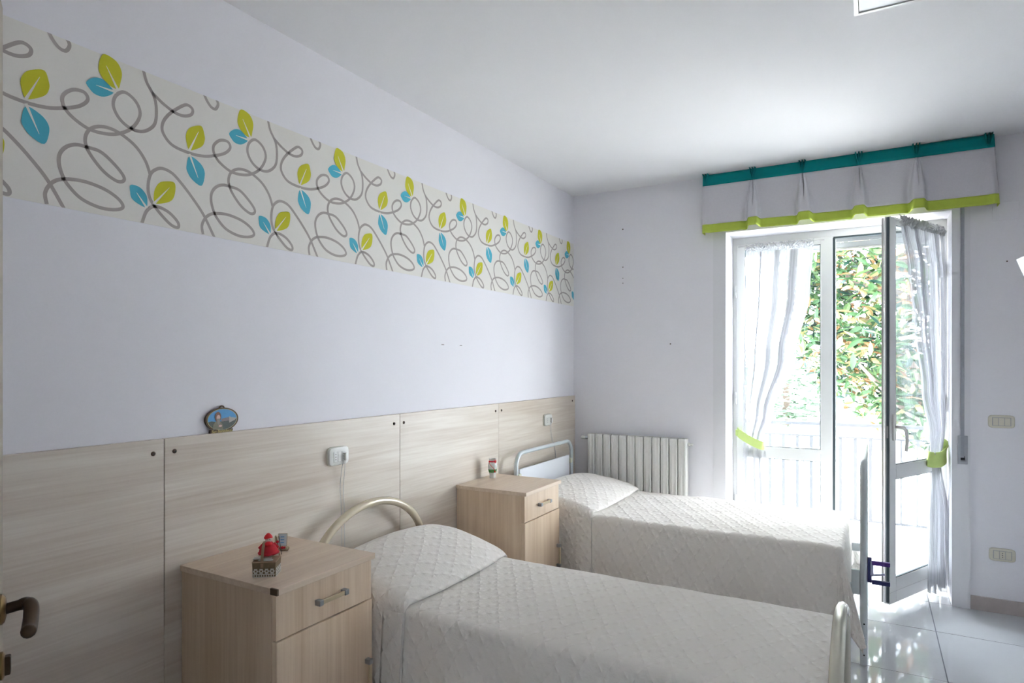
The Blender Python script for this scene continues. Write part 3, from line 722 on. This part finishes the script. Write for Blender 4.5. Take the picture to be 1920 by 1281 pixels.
# ------------------------------------------------------------------ nightstands
def nightstand(y0, x1, label, chip):
    w, x0, H = .425, PT+.004, .77
    y1 = y0+w
    r = thing('nightstand', ((x0+x1)/2, (y0+y1)/2, 0), label, 'nightstand', 'oak nightstands beside the beds')
    fx = x1-.012                                       # plane of the fronts
    for ya in (y0, y1-.018): G().box(x0, fx-.018, ya, ya+.018, .0, H-.020).build('side_panel', M['oak_v'], r)
    G().box(x0, x0+.008, y0+.018, y1-.018, .06, H-.02).build('back_panel', M['oak_v'], r)
    G().box(x0+.01, fx-.02, y0+.018, y1-.018, .06, .078).build('bottom_panel', M['oak_y'], r)
    G().box(x0+.01, fx-.02, y0+.018, y1-.018, .59, .606).build('inner_shelf', M['oak_y'], r)
    G().box(fx-.05, fx-.03, y0+.018, y1-.018, .0, .06).build('plinth', M['oak_y'], r)
    tp = G().box(x0-.002, x1+.002, y0-.006, y1+.004, H-.020, H, bev=.0012, seg=1).build('top', M['oak_y'], r)
    if chip: G().box(x1-.028, x1+.0026, y0-.0066, y0+.0, H-.019, H+.0004).build('edge_chip', M['dark_wood'], tp)
    dr = G().box(fx-.018, fx, y0+.002, y1-.002, .607, H-.0215, bev=.0012, seg=1).build('drawer', M['oak_v'], r)
    do = G().box(fx-.018, fx+.003, y0+.002, y1-.0, .062, .603, bev=.0012, seg=1).build('door', M['oak_v'], r)
    def handle(par, c, ax, ln):
        f_ = fx if ax == 'y' else fx+.003
        for s_ in (-1, 1):
            q = list(c); q['xyz'.index(ax)] += s_*ln/2
            G().box(f_, f_+.024, q[1]-.009, q[1]+.009, q[2]-.009, q[2]+.009, bev=.0015, seg=1).build('handle_end', M['steel'], par)
        if ax == 'y': G().box(f_+.014, f_+.022, c[1]-ln/2+.009, c[1]+ln/2-.009, c[2]-.007, c[2]+.007, bev=.0012, seg=1).build('handle_bar', M['handle_wood'], par)
        else: G().box(f_+.014, f_+.022, c[1]-.007, c[1]+.007, c[2]-ln/2+.009, c[2]+ln/2-.009, bev=.0012, seg=1).build('handle_bar', M['handle_wood'], par)
    handle(dr, (0, y0+.222, .676), 'y', .115); handle(do, (0, y1-.030, .335), 'z', .115)
    return r
nightstand(1.318, .500, 'oak nightstand in the foreground, with a small basket and doll on it', True)
nightstand(2.958, .470, 'oak nightstand between the two beds, with a small white vase on it', False)

# ------------------------------------------------------------------ beds
def cloth(root, name, x0, x1, y0, y1, zt, ln, lf, lfar, r, flare, seed, nx=110, ny=110, fold=.03, wr=.004, corner=0):
    rows, uvs = [], []
    xi, ya, yb = x1-r, y0+r, y1-r
    A = frange(x0, xi+r*PI/2+lf, nx); Bs = frange(ya-r*PI/2-ln, yb+r*PI/2+lfar, ny)
    for a in A:
        row, uvr = [], []
        for b in Bs:
            da = max(0, a-xi); db = (b-ya) if b < ya else (b-yb) if b > yb else 0
            e = math.hypot(da, db); px_, py_ = min(a, xi), min(max(b, ya), yb)
            wz = wr*noise.noise(Vector((a*5, b*5, seed)))+wr*.8*noise.noise(Vector((a*13, b*9, seed+3)))
            if e == 0: p = Vector((a, b, zt+wz))
            else:
                n = Vector((da/e, db/e)); tang = a*(1 if abs(db) > da else 0)+b*(1 if da >= abs(db) else 0)
                if e < r*PI/2:
                    h_, z = r*math.sin(e/r), zt-r*(1-math.cos(e/r))+wz*(1-e/(r*PI/2))
                else:
                    dr = e-r*PI/2; t2 = tang*9+seed
                    h_ = r+(flare+corner*(2*abs(n.x*n.y))**2)*dr+fold*dr*(math.sin(t2)+.5*math.sin(t2*2.3+1)+1.5*noise.noise(Vector((tang*3, dr*2, seed))))
                    z = zt-r-dr
                p = Vector((px_+n.x*h_, py_+n.y*h_, max(z, .012)))
            row.append(p); uvr.append((a, b))
        rows.append(row); uvs.append(uvr)
    g = G(); g.rows(rows, uv=uvs); o = g.build(name, M['quilt'], root, True)
    md = o.modifiers.new('thick', 'SOLIDIFY'); md.thickness = .007; md.offset = -1
    return o
def pillow_fold(root, y0, y1, zt, prof, hem, seed, edge=.62, far_hem=None):
    P = catmull([Vector(q) for q in prof], 4)
    rows, uvs = [], []; ul = 0; far_hem = hem if far_hem is None else far_hem
    for i, q in enumerate(P):
        if i: ul += (P[i]-P[i-1]).length
        row, uvr = [], []
        hE = zt+max(q.y, 0)*edge+min(q.y, 0)
        nd = 22
        for k in range(nd, 0, -1):
            fr_ = k/nd; y = y0-.026*math.sqrt(min(1, fr_*12))-.014*fr_-.012*fr_*(1+math.sin(q.x*22+seed)); z = hE-fr_**1.15*(hE-hem)
            row.append(Vector((q.x+.010*fr_*math.sin(q.x*9+seed), y, z))); uvr.append((ul, -fr_*.45))
        nt_ = 36
        for k in range(nt_+1):
            t = k/nt_; hh = edge+(1-edge)*math.sin(PI*min(1, max(0, .03+.94*t)))**.55
            z = zt+(q.y*hh if q.y > 0 else q.y)+.004*noise.noise(Vector((q.x*9, t*6, seed)))
            nose = .018*math.sin(PI*t)-.03*(1 if t > .97 else 0)*0
            row.append(Vector((q.x+(nose if q.x > prof[0][0]+.2 else 0), y0+(y1-y0)*t, z))); uvr.append((ul, t*(y1-y0)))
        for k in range(1, nd+1):
            fr_ = k/nd; y = y1+.030*math.sqrt(min(1, fr_*7))+.014*fr_; z = hE-fr_**1.15*(hE-far_hem)
            row.append(Vector((q.x, y, z))); uvr.append((ul, (y1-y0)+fr_*.45))
        rows.append(row); uvs.append(uvr)
    g = G(); g.rows(rows, uv=uvs); o = g.build('pillow_fold', M['quilt'], root, True)
    md = o.modifiers.new('thick', 'SOLIDIFY'); md.thickness = .006; md.offset = -1
    return o
def arch(xp, yc, hw, zb, ht, r, mat, name, root):
    pts = [Vector((xp, yc-hw, .0))]+[Vector((xp, yc-hw, zb*k/4)) for k in range(1, 4)]
    pts += [Vector((xp, yc-hw*math.cos(PI*i/36), zb+ht*math.sin(PI*i/36))) for i in range(37)]
    pts += [Vector((xp, yc+hw, zb*k/4)) for k in range(3, 0, -1)]+[Vector((xp, yc+hw, 0))]
    return G().tube(pts, r, 14).build(name, mat, root, True)
def roundrect(xp, y0, y1, z0, z1, rc, r, mat, name, root):
    pts = [Vector((xp, y0, z0)), Vector((xp, y0, z0+.3*(z1-z0)))]
    for i in range(9): a = PI/2*i/8; pts.append(Vector((xp, y0+rc-rc*math.cos(a), z1-rc+rc*math.sin(a))))
    for i in range(9): a = PI/2*i/8; pts.append(Vector((xp, y1-rc+rc*math.sin(a), z1-rc+rc*math.cos(a))))
    pts += [Vector((xp, y1, z0+.3*(z1-z0))), Vector((xp, y1, z0))]
    return G().tube(pts, r, 12).build(name, mat, root, True)
# foreground bed, cream arches
b1 = thing('single_bed', (1.05, 2.195, 0), 'single bed in the foreground with cream arched tubular head and foot', 'bed', 'single beds')
arch(.085, 2.195, .372, .535, .288, .018, M['cream_tube'], 'headboard_arch', b1)
arch(1.978, 2.200, .365, .40, .275, .0195, M['pearl_tube'], 'footboard_arch', b1)
for y in (1.845, 2.545): G().box(.10, 1.98, y-.012, y+.012, .27, .32, bev=.003).build('side_rail', M['cream_tube'], b1)
for k in range(12): G().box(.17+.15*k, .24+.15*k, 1.857, 2.533, .30, .312).build('slat', M['oak_y'], b1)
G().box(.12, 1.935, 1.85, 2.54, .33, .535, bev=.04, seg=3).build('mattress', M['mattress'], b1, True)
s1 = thing('bedspread', (1.05, 2.195, .2), 'quilted cream bedspread on the foreground bed, folded over its pillow', 'bedspread', 'quilted bedspreads')
cloth(s1, 'spread', .47, 1.962, 1.822, 2.568, .552, .32, .19, .32, .026, .02, 1.3, 120, 110)
pillow_fold(s1, 1.845, 2.545, .555, [(.112, -.02), (.118, .06), (.145, .115), (.20, .142), (.27, .140), (.36, .122), (.45, .094), (.52, .068), (.562, .043), (.580, .022), (.576, .005), (.55, .001), (.48, .001)], .17, .4)
# far bed, pale metal frame
b2 = thing('single_bed', (1.06, 3.93, 0), 'single bed near the window with pale metal frame and white headboard panel', 'bed', 'single beds')
roundrect(.10, 3.507, 4.355, 0, .882, .085, .0135, M['green_tube'], 'headboard_frame', b2)
hb = G().box(.094, .106, 3.548, 4.305, .40, .778, bev=.002).build('headboard_panel', M['board'], b2)
for y in (3.533, 4.322):
    for z in (.735, .60):
        G().box(.088, .118, y-.016, y+.016, z-.017, z+.017, bev=.003).build('clip', M['clip'], b2)
roundrect(2.028, 3.505, 4.360, 0, .972, .085, .0165, M['green_tube'], 'footboard_frame', b2)
G().box(2.018, 2.030, 3.545, 4.320, .36, .62, bev=.002).build('footboard_panel', M['board'], b2)
G().box(1.975, 2.012, 3.497, 3.512, .335, .455, bev=.003).build('corner_plate', M['green_tube'], b2)
for z in (.02, .10, .17):
    G().lathe([(.004, 0), (.004, -.0006)], (2.030, 3.4886, z+.03), 8, 'y').build('bolt_hole', M['black'], b2)
for y in (3.525, 4.335): G().box(.11, 2.012, y-.012, y+.012, .33, .38, bev=.003).build('side_rail', M['green_tube'], b2)
for k in range(12): G().box(.17+.15*k, .24+.15*k, 3.537, 4.323, .36, .372).build('slat', M['board'], b2)
G().box(.125, 1.91, 3.52, 4.345, .375, .535, bev=.04, seg=3).build('mattress', M['mattress'], b2, True)
s2 = thing('bedspread', (1.06, 3.93, .2), 'quilted cream bedspread on the bed near the window, folded over its pillow', 'bedspread', 'quilted bedspreads')
cloth(s2, 'spread', .52, 1.945, 3.485, 4.375, .555, .305, .27, .30, .032, .08, 4.7, 120, 120, .03, .007, .24)
pillow_fold(s2, 3.515, 4.345, .558, [(.118, -.02), (.124, .05), (.15, .095), (.21, .118), (.29, .118), (.39, .104), (.49, .082), (.565, .057), (.606, .035), (.622, .018), (.618, .004), (.59, .001), (.52, .001)], .17, 2.1)
# violet clamp fixed to the foot of the far bed
ck = thing('bed_clamp', (2.06, 3.52, .39), 'navy clamp with two violet prongs on the foot post of the far bed', 'clamp')
G().box(2.044, 2.062, 3.50, 3.52, .40, .52, bev=.003).build('clamp_body', M['navy'], ck)
G().box(2.056, 2.070, 3.497, 3.512, .435, .505, bev=.003).build('clamp_plate', M['lilac'], ck)
for z, m in ((.497, 'violet'), (.405, 'navy')):
    G().box(2.062, 2.138, 3.495, 3.513, z-.010, z+.010, bev=.003).build('prong', M[m], ck)
G().tube([(2.062, 3.512, .435), (2.115, 3.54, .437)], .006, 8).build('pin', M['lilac'], ck, True)

# ------------------------------------------------------------------ things on the nightstands
TB = .7705
bk = thing('gift_basket', (.355, 1.395, TB), 'tiny lace-trimmed wicker basket with straw handle on the foreground nightstand', 'basket', rot=(0, 0, math.radians(35)))
# local: -y faces the camera side, x to its right
hw, hd, hh = .034, .030, .046
def taper(z): return 1+.08*z/hh
g = G(); rows = []
for z in (0, .002, hh): rows.append([(sx*hw*taper(z), sy*hd*taper(z), z) for sx, sy in ((-1, -1), (1, -1), (1, 1), (-1, 1))])
V = g.rows(rows, close_u=True); g.cap(V[0]); g.cap(V[-1]); g.build('wicker_box', M['wicker'], bk)
G().box(-hw*1.1, hw*1.1, -hd*1.1, hd*1.1, hh, hh+.004, bev=.001, seg=1).build('rim', M['straw'], bk)
for sx, sy, ln, ax in ((0, -1, hw, 'x'), (1, 0, hd, 'y'), (-1, 0, hd, 'y'), (0, 1, hw, 'x')):
    g = G(); off = (hd if ax == 'x' else hw)*1.045+.0008
    def pt(a, z): return (a, sy*off, z) if ax == 'x' else (sx*off, a, z)
    def pb(a0, a1, z0, z1):
        if ax == 'x': g.box(a0, a1, min(sy*off, sy*(off+.0008)), max(sy*off, sy*(off+.0008)), z0, z1)
        else: g.box(min(sx*off, sx*(off+.0008)), max(sx*off, sx*(off+.0008)), a0, a1, z0, z1)
    pb(-ln, ln, .000, .002); pb(-ln, ln, .008, .0105)
    n = 9
    for i in range(n):
        a = -ln+(i+.5)*2*ln/n; pb(a-.0012, a+.0012, .002, .008)
    for i in range(4):
        a = -ln+(i+.5)*2*ln/4
        for q in range(6):
            t_ = 2*PI*q/6; cx_, cz_ = a+.0052*math.cos(t_), .0195+.0062*math.sin(t_)
            pb(cx_-.0024, cx_+.0024, cz_-.0024, cz_+.0024)
    g.build('lace_trim', M['lace'], bk)
pts = [Vector((-.006+.0*i, -.033*math.cos(PI*i/14), .030+.075*math.sin(PI*i/14))) for i in range(15)]
g = G(); rows = []
for p in pts: rows.append([p+Vector((-.0045, 0, 0)), p+Vector((.0045, 0, 0)), p+Vector((.0045, 0, .0015)), p+Vector((-.0045, 0, .0015))])
g.rows(rows, close_u=True); g.build('handle', M['straw'], bk, True)
g = G()
for k in range(10):
    a = rnd.uniform(-.028, .034); b = rnd.uniform(-.026, .02); g.box(a-.013, a+.013, b-.007, b+.007, hh+.004+k*.0012, hh+.0065+k*.0012, bev=.001, seg=1)
g.build('tissue_filling', M['lace'], bk)
dl = thing('witch_doll', (.352, 1.40, TB+.055), 'red felt doll with a red hood and a broom sitting in the tiny basket', 'doll')
dz = TB+.062; dc = Vector((.352, 1.405, 0))
G().lathe([(.026, 0), (.031, .006), (.029, .016), (.023, .028), (.014, .036), (.010, .040)], (dc.x, dc.y, dz), 16).build('dress', M['red'], dl, True)
for k in range(3):
    G().tube([(dc.x+(.030-.005*k)*math.cos(2*PI*i/20), dc.y+(.030-.005*k)*math.sin(2*PI*i/20), dz+.006+.009*k+.0015*math.sin(i*3)) for i in range(20)], .0035, 6, True).build('ruffle', M['red'], dl, True)
G().ball((dc.x+.009, dc.y-.010, dz+.036), .013, .013, .008).build('kerchief', M['bright_red'], dl, True)
G().ball((dc.x, dc.y, dz+.048), .0115, .0115, .012).build('head', M['skin'], dl, True)
G().lathe([(.0125, 0), (.0135, .004), (.010, .011), (.004, .017), (.0005, .018)], (dc.x-.003, dc.y+.001, dz+.050), 14).build('hood', M['bright_red'], dl, True)
for s_ in (-1, 1): G().ball((dc.x+.008+.003*s_, dc.y-.0075+.003*s_, dz+.050), .0013).build('eye', M['black'], dl)
G().ball((dc.x+.010, dc.y-.009, dz+.0465), .002).build('nose', M['skin'], dl)
for s_ in (-1, 1): G().tube([(dc.x+.010*s_, dc.y+.010*s_, dz+.034), (dc.x+.022*s_, dc.y+.020*s_, dz+.020)], [.006, .004], 8).build('arm', M['red'], dl, True)
bl = [Vector((.372, 1.432, dz-.008)), Vector((.362, 1.427, dz+.052))]
G().tube(bl, .0022, 8).build('broomstick', M['straw'], dl, True)
G().tube([bl[0]+Vector((.004, .004, .002)), bl[1]+Vector((.006, .005, .002))], .0011, 6).build('dark_stick', M['black'], dl, True)
G().ball((.365, 1.429, dz+.036), .005).build('berry', M['red'], dl, True)
st = thing('souvenir_easel', (.185, 1.60, TB), 'miniature wooden easel with a printed card, behind the basket', 'souvenir', rot=(0, 0, math.radians(38)))
G().box(-.022, .024, -.012, .010, 0, .006, bev=.002).build('base', M['straw'], st)
G().xf(Matrix.Identity(4)).box(-.024, -.018, -.004, .002, .006, .055, bev=.001, seg=1).build('upright', M['handle_wood'], st)
g = G().box(-.013, .015, -.002, .0, .016, .058); g.xf(Matrix.Rotation(math.radians(-14), 4, 'X')); card = g.build('card', M['paper_card'], st)
g = G().box(-.015, .017, -.0, .003, .014, .060); g.xf(Matrix.Rotation(math.radians(-14), 4, 'X')); g.build('card_frame', M['handle_wood'], st)
for k in range(3):
    g = G().box(-.006, .007, -.0026, -.002, .046-.010*k, .049-.010*k); g.xf(Matrix.Rotation(math.radians(-14), 4, 'X')); g.build('print_line', M['sky_print'], card)
for a, b, r_ in ((.004, -.012, .005), (.012, -.011, .004), (-.004, -.012, .0035)): G().ball((a, b, .010+r_*.6), r_).build('berry', M['red'], st, True)
for a, b in ((.018, -.010), (.022, -.004), (-.012, -.010)): G().ball((a, b, .009), .006).build('dried_flower', M['handle_wood'], st, True)
vz = thing('porcelain_vase', (.085, 3.245, TB), 'small white porcelain vase with red ribbon on the far nightstand', 'vase')
G().lathe([(.0165, 0), (.018, .002), (.018, .012), (.0205, .035), (.0265, .062), (.0275, .074), (.0255, .088), (.0195, .097), (.0175, .102), (.0205, .110), (.0225, .115), (.019, .115), (.015, .104)], (.085, 3.245, TB), 28).build('body', M['porcelain'], vz, True)
G().lathe([(.0218, .034), (.0262, .052), (.0268, .0535), (.0225, .034)], (.085, 3.245, TB), 24).build('green_garland', M['green_paint'], vz, True)
G().tube([(.085+.0198*math.cos(2*PI*i/24), 3.245+.0198*math.sin(2*PI*i/24), TB+.099) for i in range(24)], .0042, 8, True).build('ribbon', M['bright_red'], vz, True)
vd = Vector((.085, 3.245, TB))
def on_vase(a, r_, z): return vd+Vector((r_*math.cos(math.radians(a)), r_*math.sin(math.radians(a)), z))
G().tube(catmull([on_vase(-125, .0215, .098), on_vase(-100, .0275, .088), on_vase(-75, .0288, .076), on_vase(-50, .0285, .064), on_vase(-32, .0275, .052), on_vase(-28, .0275, .040)], 4), .0016, 6).build('ribbon_tail', M['bright_red'], vz, True)
for a, z in ((-22, .106), (-18, .097)):
    c = on_vase(a, .025, z); G().tube([c+Vector((.004*math.cos(t), .006*math.sin(t), .005*math.sin(t*2))) for t in frange(0, 2*PI*.95, 14)], .0018, 6).build('bow_loop', M['bright_red'], vz, True)
G().box(*[q for i in range(3) for q in (on_vase(-28, .0275, .040)[i]-.0035, on_vase(-28, .0275, .040)[i]+.0035)], bev=.001, seg=1).build('ribbon_end', M['bright_red'], vz)

# ------------------------------------------------------------------ ceiling lamp, television, room door
la = thing('ceiling_lamp', (2.3, 2.36, 2.74), 'square white flush ceiling lamp panel, switched off', 'ceiling lamp')
LX0, LX1, LY0, LY1 = 2.006, 2.606, 2.063, 2.663
g = G()
for q in ((LX0, LX1, LY0, LY0+.014), (LX0, LX1, LY1-.014, LY1), (LX0, LX0+.014, LY0+.014, LY1-.014), (LX1-.014, LX1, LY0+.014, LY1-.014)): g.box(q[0], q[1], q[2], q[3], 2.738, CEIL-.0005)
g.build('lamp_frame', M['frame_white'], la)
G().box(LX0+.016, LX1-.016, LY0+.016, LY1-.016, 2.742, CEIL-.001).build('diffuser', M['lamp_white'], la)
tv = thing('television', (2.610, 3.50, 1.91), 'white-framed television tilted down on the right wall, cut by the frame', 'television', rot=(math.radians(20), 0, math.atan2(-.99, .11)))
TW, TH = .70, .42
G().box(0, TW, .0, .035, -TH, 0, bev=.004).build('casing', M['frame_white'], tv)
G().box(.010, TW-.010, -.0012, .0, -TH+.012, -.010).build('inner_bezel', M['teal_dark'], tv)
G().box(.020, TW-.020, -.002, -.0012, -TH+.022, -.016).build('screen', M['screen'], tv)
G().box(.25, .45, .035, .055, -.30, -.12, bev=.004).build('mount_plate', M['black'], tv)
tb_ = thing('television_bracket', (XR, 3.12, 1.70), 'black wall arm holding the tilted television', 'bracket')
G().box(XR-.02, XR-.0005, 3.05, 3.20, 1.62, 1.80, bev=.003).build('wall_plate', M['black'], tb_)
G().tube([(XR-.02, 3.125, 1.71), (2.79, 3.15, 1.71)], .018, 8).build('arm', M['black'], tb_, True)
# open room door beside the camera
P1 = Vector((.690, .544, 0)); WA = math.radians(333.7)
d2 = bpy.data.objects.new('door_2', None); COL.objects.link(d2); d2.location = P1; d2.rotation_euler = (0, 0, WA); d2['kind'] = 'structure'
d2['label'] = 'room door standing open at the left edge, with bronze lever handle'; W[d2] = Vector((0, 0, 0))
# local x from free edge to hinge, +y is the face seen from the camera
lf = G().box(0, .775, -.042, 0, .008, 2.10, bev=.002, seg=1).build('leaf', plain('door_beige', (.52, .47, .38), .5, 0, .05, 5), d2)
G().box(.10, .675, -.0005, .004, 1.15, 1.95, bev=.003).build('door_panel', M['handle_wood'], lf)
G().box(.10, .675, -.0005, .004, .15, .9, bev=.003).build('door_panel', M['handle_wood'], lf)
hx = .062; hz = 1.025
G().lathe([(.026, 0), (.026, .004), (.022, .008), (.013, .010)], (hx, 0.0, hz), 18, 'y').build('rosette', M['brass'], d2, True)
hp = catmull([Vector((hx, .008, hz)), Vector((hx, .028, hz+.003)), Vector((hx+.002, .038, hz+.005)), Vector((hx+.014, .045, hz+.001)), Vector((hx+.036, .046, hz-.012)), Vector((hx+.062, .045, hz-.022)), Vector((hx+.080, .044, hz-.023))], 5)
G().tube(hp, [.0095]*6+[.0105]*6+[.0115]*(len(hp)-15)+[.0105, .008, .004], 12).build('lever', M['brass_dark'], d2, True)
G().lathe([(.024, 0), (.024, .005), (.018, .008)], (hx, 0, hz-.098), 18, 'y').build('lock_rosette', M['brass'], d2, True)
G().box(hx-.008, hx+.008, .006, .016, hz-.114, hz-.082, bev=.002).build('lock_cylinder', M['brass_dark'], d2)

# ------------------------------------------------------------------ balcony and what lies beyond
bf = struct(box('floor_balcony', M['grout'], None, -3.0, 6.5, YO, 6.55, -.22, -.023))
for i in range(16):
    for j in range(3):
        x0 = -3.0+.6*i; y0 = YO+.02+.51*j
        G().box(x0+.002, min(x0+.598, 6.5), y0, y0+.506, -.024, -.02).build('tile', M['balcony_tile'], bf)
struct(box('sky_block_slab', M['stucco'], None, -3.0, 6.5, YO, 6.55, 2.62, 2.82))   # unseen overhang, added to hold back steep sky light
ry = 6.40
ra_ = thing('balcony_railing', (1.8, ry, -.02), 'metal balcony railing with vertical flat bars outside the door', 'railing')
for z0, z1, dpt in ((.895, .925, .025), (.79, .805, .012), (.06, .078, .012)):
    G().box(-3.0, 6.4, ry-dpt, ry+dpt, z0, z1, bev=.003).build('rail', M['rail_white'], ra_)
bal = None; x = -2.55
while x < 6.3:
    if bal is None: bal = G().box(x-.013, x+.013, ry-.005, ry+.005, .078, .79).build('baluster', M['rail_white'], ra_); bx0 = x; bl0 = bal.location.copy()
    else: copy_mesh(bal, ra_, bl0+Vector((x-bx0, 0, 0)))
    x += .118
for x in (-2.95, -.7, 1.0, 2.75, 4.5, 6.35): G().box(x-.02, x+.02, ry-.02, ry+.02, -.02, .895, bev=.003).build('post', M['rail_white'], ra_)
GZ = -7.0
struct(box('ground', M['street'], None, -60, 60, 7.5, 120, GZ-.2, GZ))
# broad-leaved tree
tr = thing('broadleaf_tree', (3.0, 11.6, GZ), 'broad-leaved tree with green and orange leaves seen through the balcony door', 'tree')
G().tube(catmull([Vector((3.0, 11.6, GZ)), Vector((3.05, 11.6, -4)), Vector((2.95, 11.6, -1)), Vector((3.1, 11.7, 2)), Vector((3.0, 11.6, 5))], 5), [.24-.008*i for i in range(21)], 10).build('trunk', M['bark'], tr, True)
CC, CR = Vector((3.05, 11.6, 3.15)), Vector((2.4, 2.0, 3.1))
for k in range(16):
    a = 2*PI*k/16+rnd.uniform(-.2, .2); z = rnd.uniform(.6, 4.6); e = CC+Vector((CR.x*.85*math.cos(a), CR.y*.85*math.sin(a), 0)); e.z = z+rnd.uniform(0, .9)
    s0 = Vector((3.0, 11.6, z-.7)); mid = (s0+e)/2+Vector((0, 0, -.1))
    G().tube(catmull([s0, mid, e], 4), [.06-.005*i for i in range(9)], 6).build('branch', M['bark'], tr, True)
def leaf_mesh(name, m):
    g = G(); L_ = .115; Wd = .038
    sp = [(0, 0, 0), (.3, .8, .012), (.6, 1, .014), (.85, .55, .004), (1, 0, -.01)]
    rows = [[(t*L_*2-L_, -w*Wd, c-.010), (t*L_*2-L_, 0, c), (t*L_*2-L_, w*Wd, c-.010)] for t, w, c in sp]
    V = g.rows(rows); bmesh.ops.remove_doubles(g.bm, verts=g.bm.verts, dist=1e-5)
    me = bpy.data.meshes.new(name); g.bm.to_mesh(me); g.bm.free(); me.materials.append(m)
    for p in me.polygons: p.use_smooth = True
    return me
LM = [leaf_mesh('leaf', m) for m in LEAFM]
def leaf_place():
    while True:
        d = Vector((rnd.gauss(0, 1), rnd.gauss(0, 1), rnd.gauss(0, 1))).normalized()
        q = rnd.uniform(.45, 1)**.5
        p = CC+Vector((d.x*CR.x, d.y*CR.y, d.z*CR.z))*q
        if noise.noise(p*1.1) > -.32: return p, q
def leaf_pick(q):
    r_ = rnd.random()
    return 0 if r_ < .36 else 1 if r_ < .60 else 2 if r_ < .72 else 3 if r_ < .88 else 4
verts_, faces_, mi = [], [], []; nfront = 0
lv = [[v.co.copy() for v in me.vertices] for me in LM]; lfc = [[tuple(p.vertices) for p in me.polygons] for me in LM]
for k in range(13000):
    p, q = leaf_place(); i = leaf_pick(q)
    rot = Matrix.Rotation(rnd.uniform(0, 2*PI), 4, 'Z') @ Matrix.Rotation(rnd.gauss(.2, .5), 4, 'Y') @ Matrix.Rotation(rnd.gauss(.4, .6), 4, 'X')
    s_ = rnd.uniform(.75, 1.25)
    vis = p.y < 10.6 and 1.3 < p.x < 2.95 and .3 < p.z < 3.6
    if vis and nfront < 300:
        o = bpy.data.objects.new('leaf', LM[i]); COL.objects.link(o); o.parent = tr; o.location = p-W[tr]; o.rotation_euler = rot.to_euler(); o.scale = (s_, s_, s_); nfront += 1
    else:
        m4 = Matrix.Translation(p) @ rot @ Matrix.Scale(s_, 4); b0 = len(verts_)
        verts_ += [(m4 @ v)-W[tr] for v in lv[i]]
        for f in lfc[i]: faces_.append(tuple(b0+a for a in f)); mi.append(i)
me = bpy.data.meshes.new('foliage'); me.from_pydata([v[:] for v in verts_], [], faces_)
for m in LEAFM: me.materials.append(m)
me.polygons.foreach_set('material_index', mi); me.update()
fo = bpy.data.objects.new('foliage', me); COL.objects.link(fo); fo.parent = tr; fo['kind'] = 'stuff'
# shrub, street lamp and pale building farther off
PALE = plain('pale_shrub_leaf', (.16, .22, .15), .5)
def shrub(c, r, n, label):
    t = thing('round_shrub', (c[0], c[1], GZ), label, 'shrub')
    G().tube([(c[0], c[1], GZ), (c[0], c[1], c[2])], .15, 8).build('stem', M['bark'], t, True)
    vv, ff = [], []
    rr = random.Random(int(c[0]*10))
    for k in range(n):
        d = Vector((rr.gauss(0, 1), rr.gauss(0, 1), rr.gauss(0, 1))).normalized()*r*rr.uniform(.7, 1)
        m4 = Matrix.Translation(Vector(c)+d) @ Matrix.Rotation(rr.uniform(0, 6), 4, 'Z') @ Matrix.Rotation(rr.uniform(-1, 1), 4, 'X') @ Matrix.Scale(2.2, 4); b0 = len(vv)
        vv += [(m4 @ v)-W[t] for v in lv[1]]; ff += [tuple(b0+a for a in f) for f in lfc[1]]
    me = bpy.data.meshes.new('foliage'); me.from_pydata([v[:] for v in vv], [], ff); me.materials.append(PALE)
    o = bpy.data.objects.new('foliage', me); COL.objects.link(o); o.parent = t; o['kind'] = 'stuff'
shrub((-1.2, 30, .6), 1.9, 1500, 'round pale green shrub beyond the balcony left of the tree')
lp = Vector((-2.06, 33.0, 0)); 
sl = thing('street_lamp', (lp.x, lp.y, GZ), 'street lamp with two conical shades seen through the lower door pane', 'street lamp')
lt = -4.4
G().lathe([(.16, GZ), (.16, GZ+.5), (.07, GZ+.7), (.055, lt+.9), (.10, lt+.95), (.10, lt+1.05), (.05, lt+1.1), (.02, lt+1.5)], (lp.x, lp.y, 0), 12).build('post', M['lamp_metal'], sl, True)
for s_ in (-1, 1):
    pts = catmull([Vector((lp.x, lp.y, lt+.9)), Vector((lp.x+s_*.6, lp.y, lt+1.35)), Vector((lp.x+s_*1.15, lp.y, lt+1.35)), Vector((lp.x+s_*1.45, lp.y, lt+1.0)), Vector((lp.x+s_*1.45, lp.y, lt+.7))], 6)
    G().tube(pts, .03, 6).build('arm', M['lamp_metal'], sl, True)
    G().lathe([(.42, .0), (.40, .03), (.20, .25), (.09, .45), (.07, .7), (.02, .72)], (lp.x+s_*1.45, lp.y, lt+.05), 16).build('shade', M['lamp_metal'], sl, True)
hs = thing('pale_building', (6, 60, GZ), 'low pale building far beyond the balcony railing', 'building')
wl = G().box(-26, 26, 55, 65, GZ, -1.4).build('wall', M['stucco'], hs)
G().box(-26.6, 26.6, 54.4, 65.6, -1.4, -.9, bev=.05).build('roof_edge', M['stucco'], hs)
wn = None
for k in range(12):
    x = -22+4*k
    if wn is None: wn = G().box(x-.7, x+.7, 54.9, 55.02, -5, -3, bev=.02).build('window', M['lamp_metal'], hs); w0 = wn.location.copy(); x00 = x
    else: copy_mesh(wn, hs, w0+Vector((x-x00, 0, 0)))
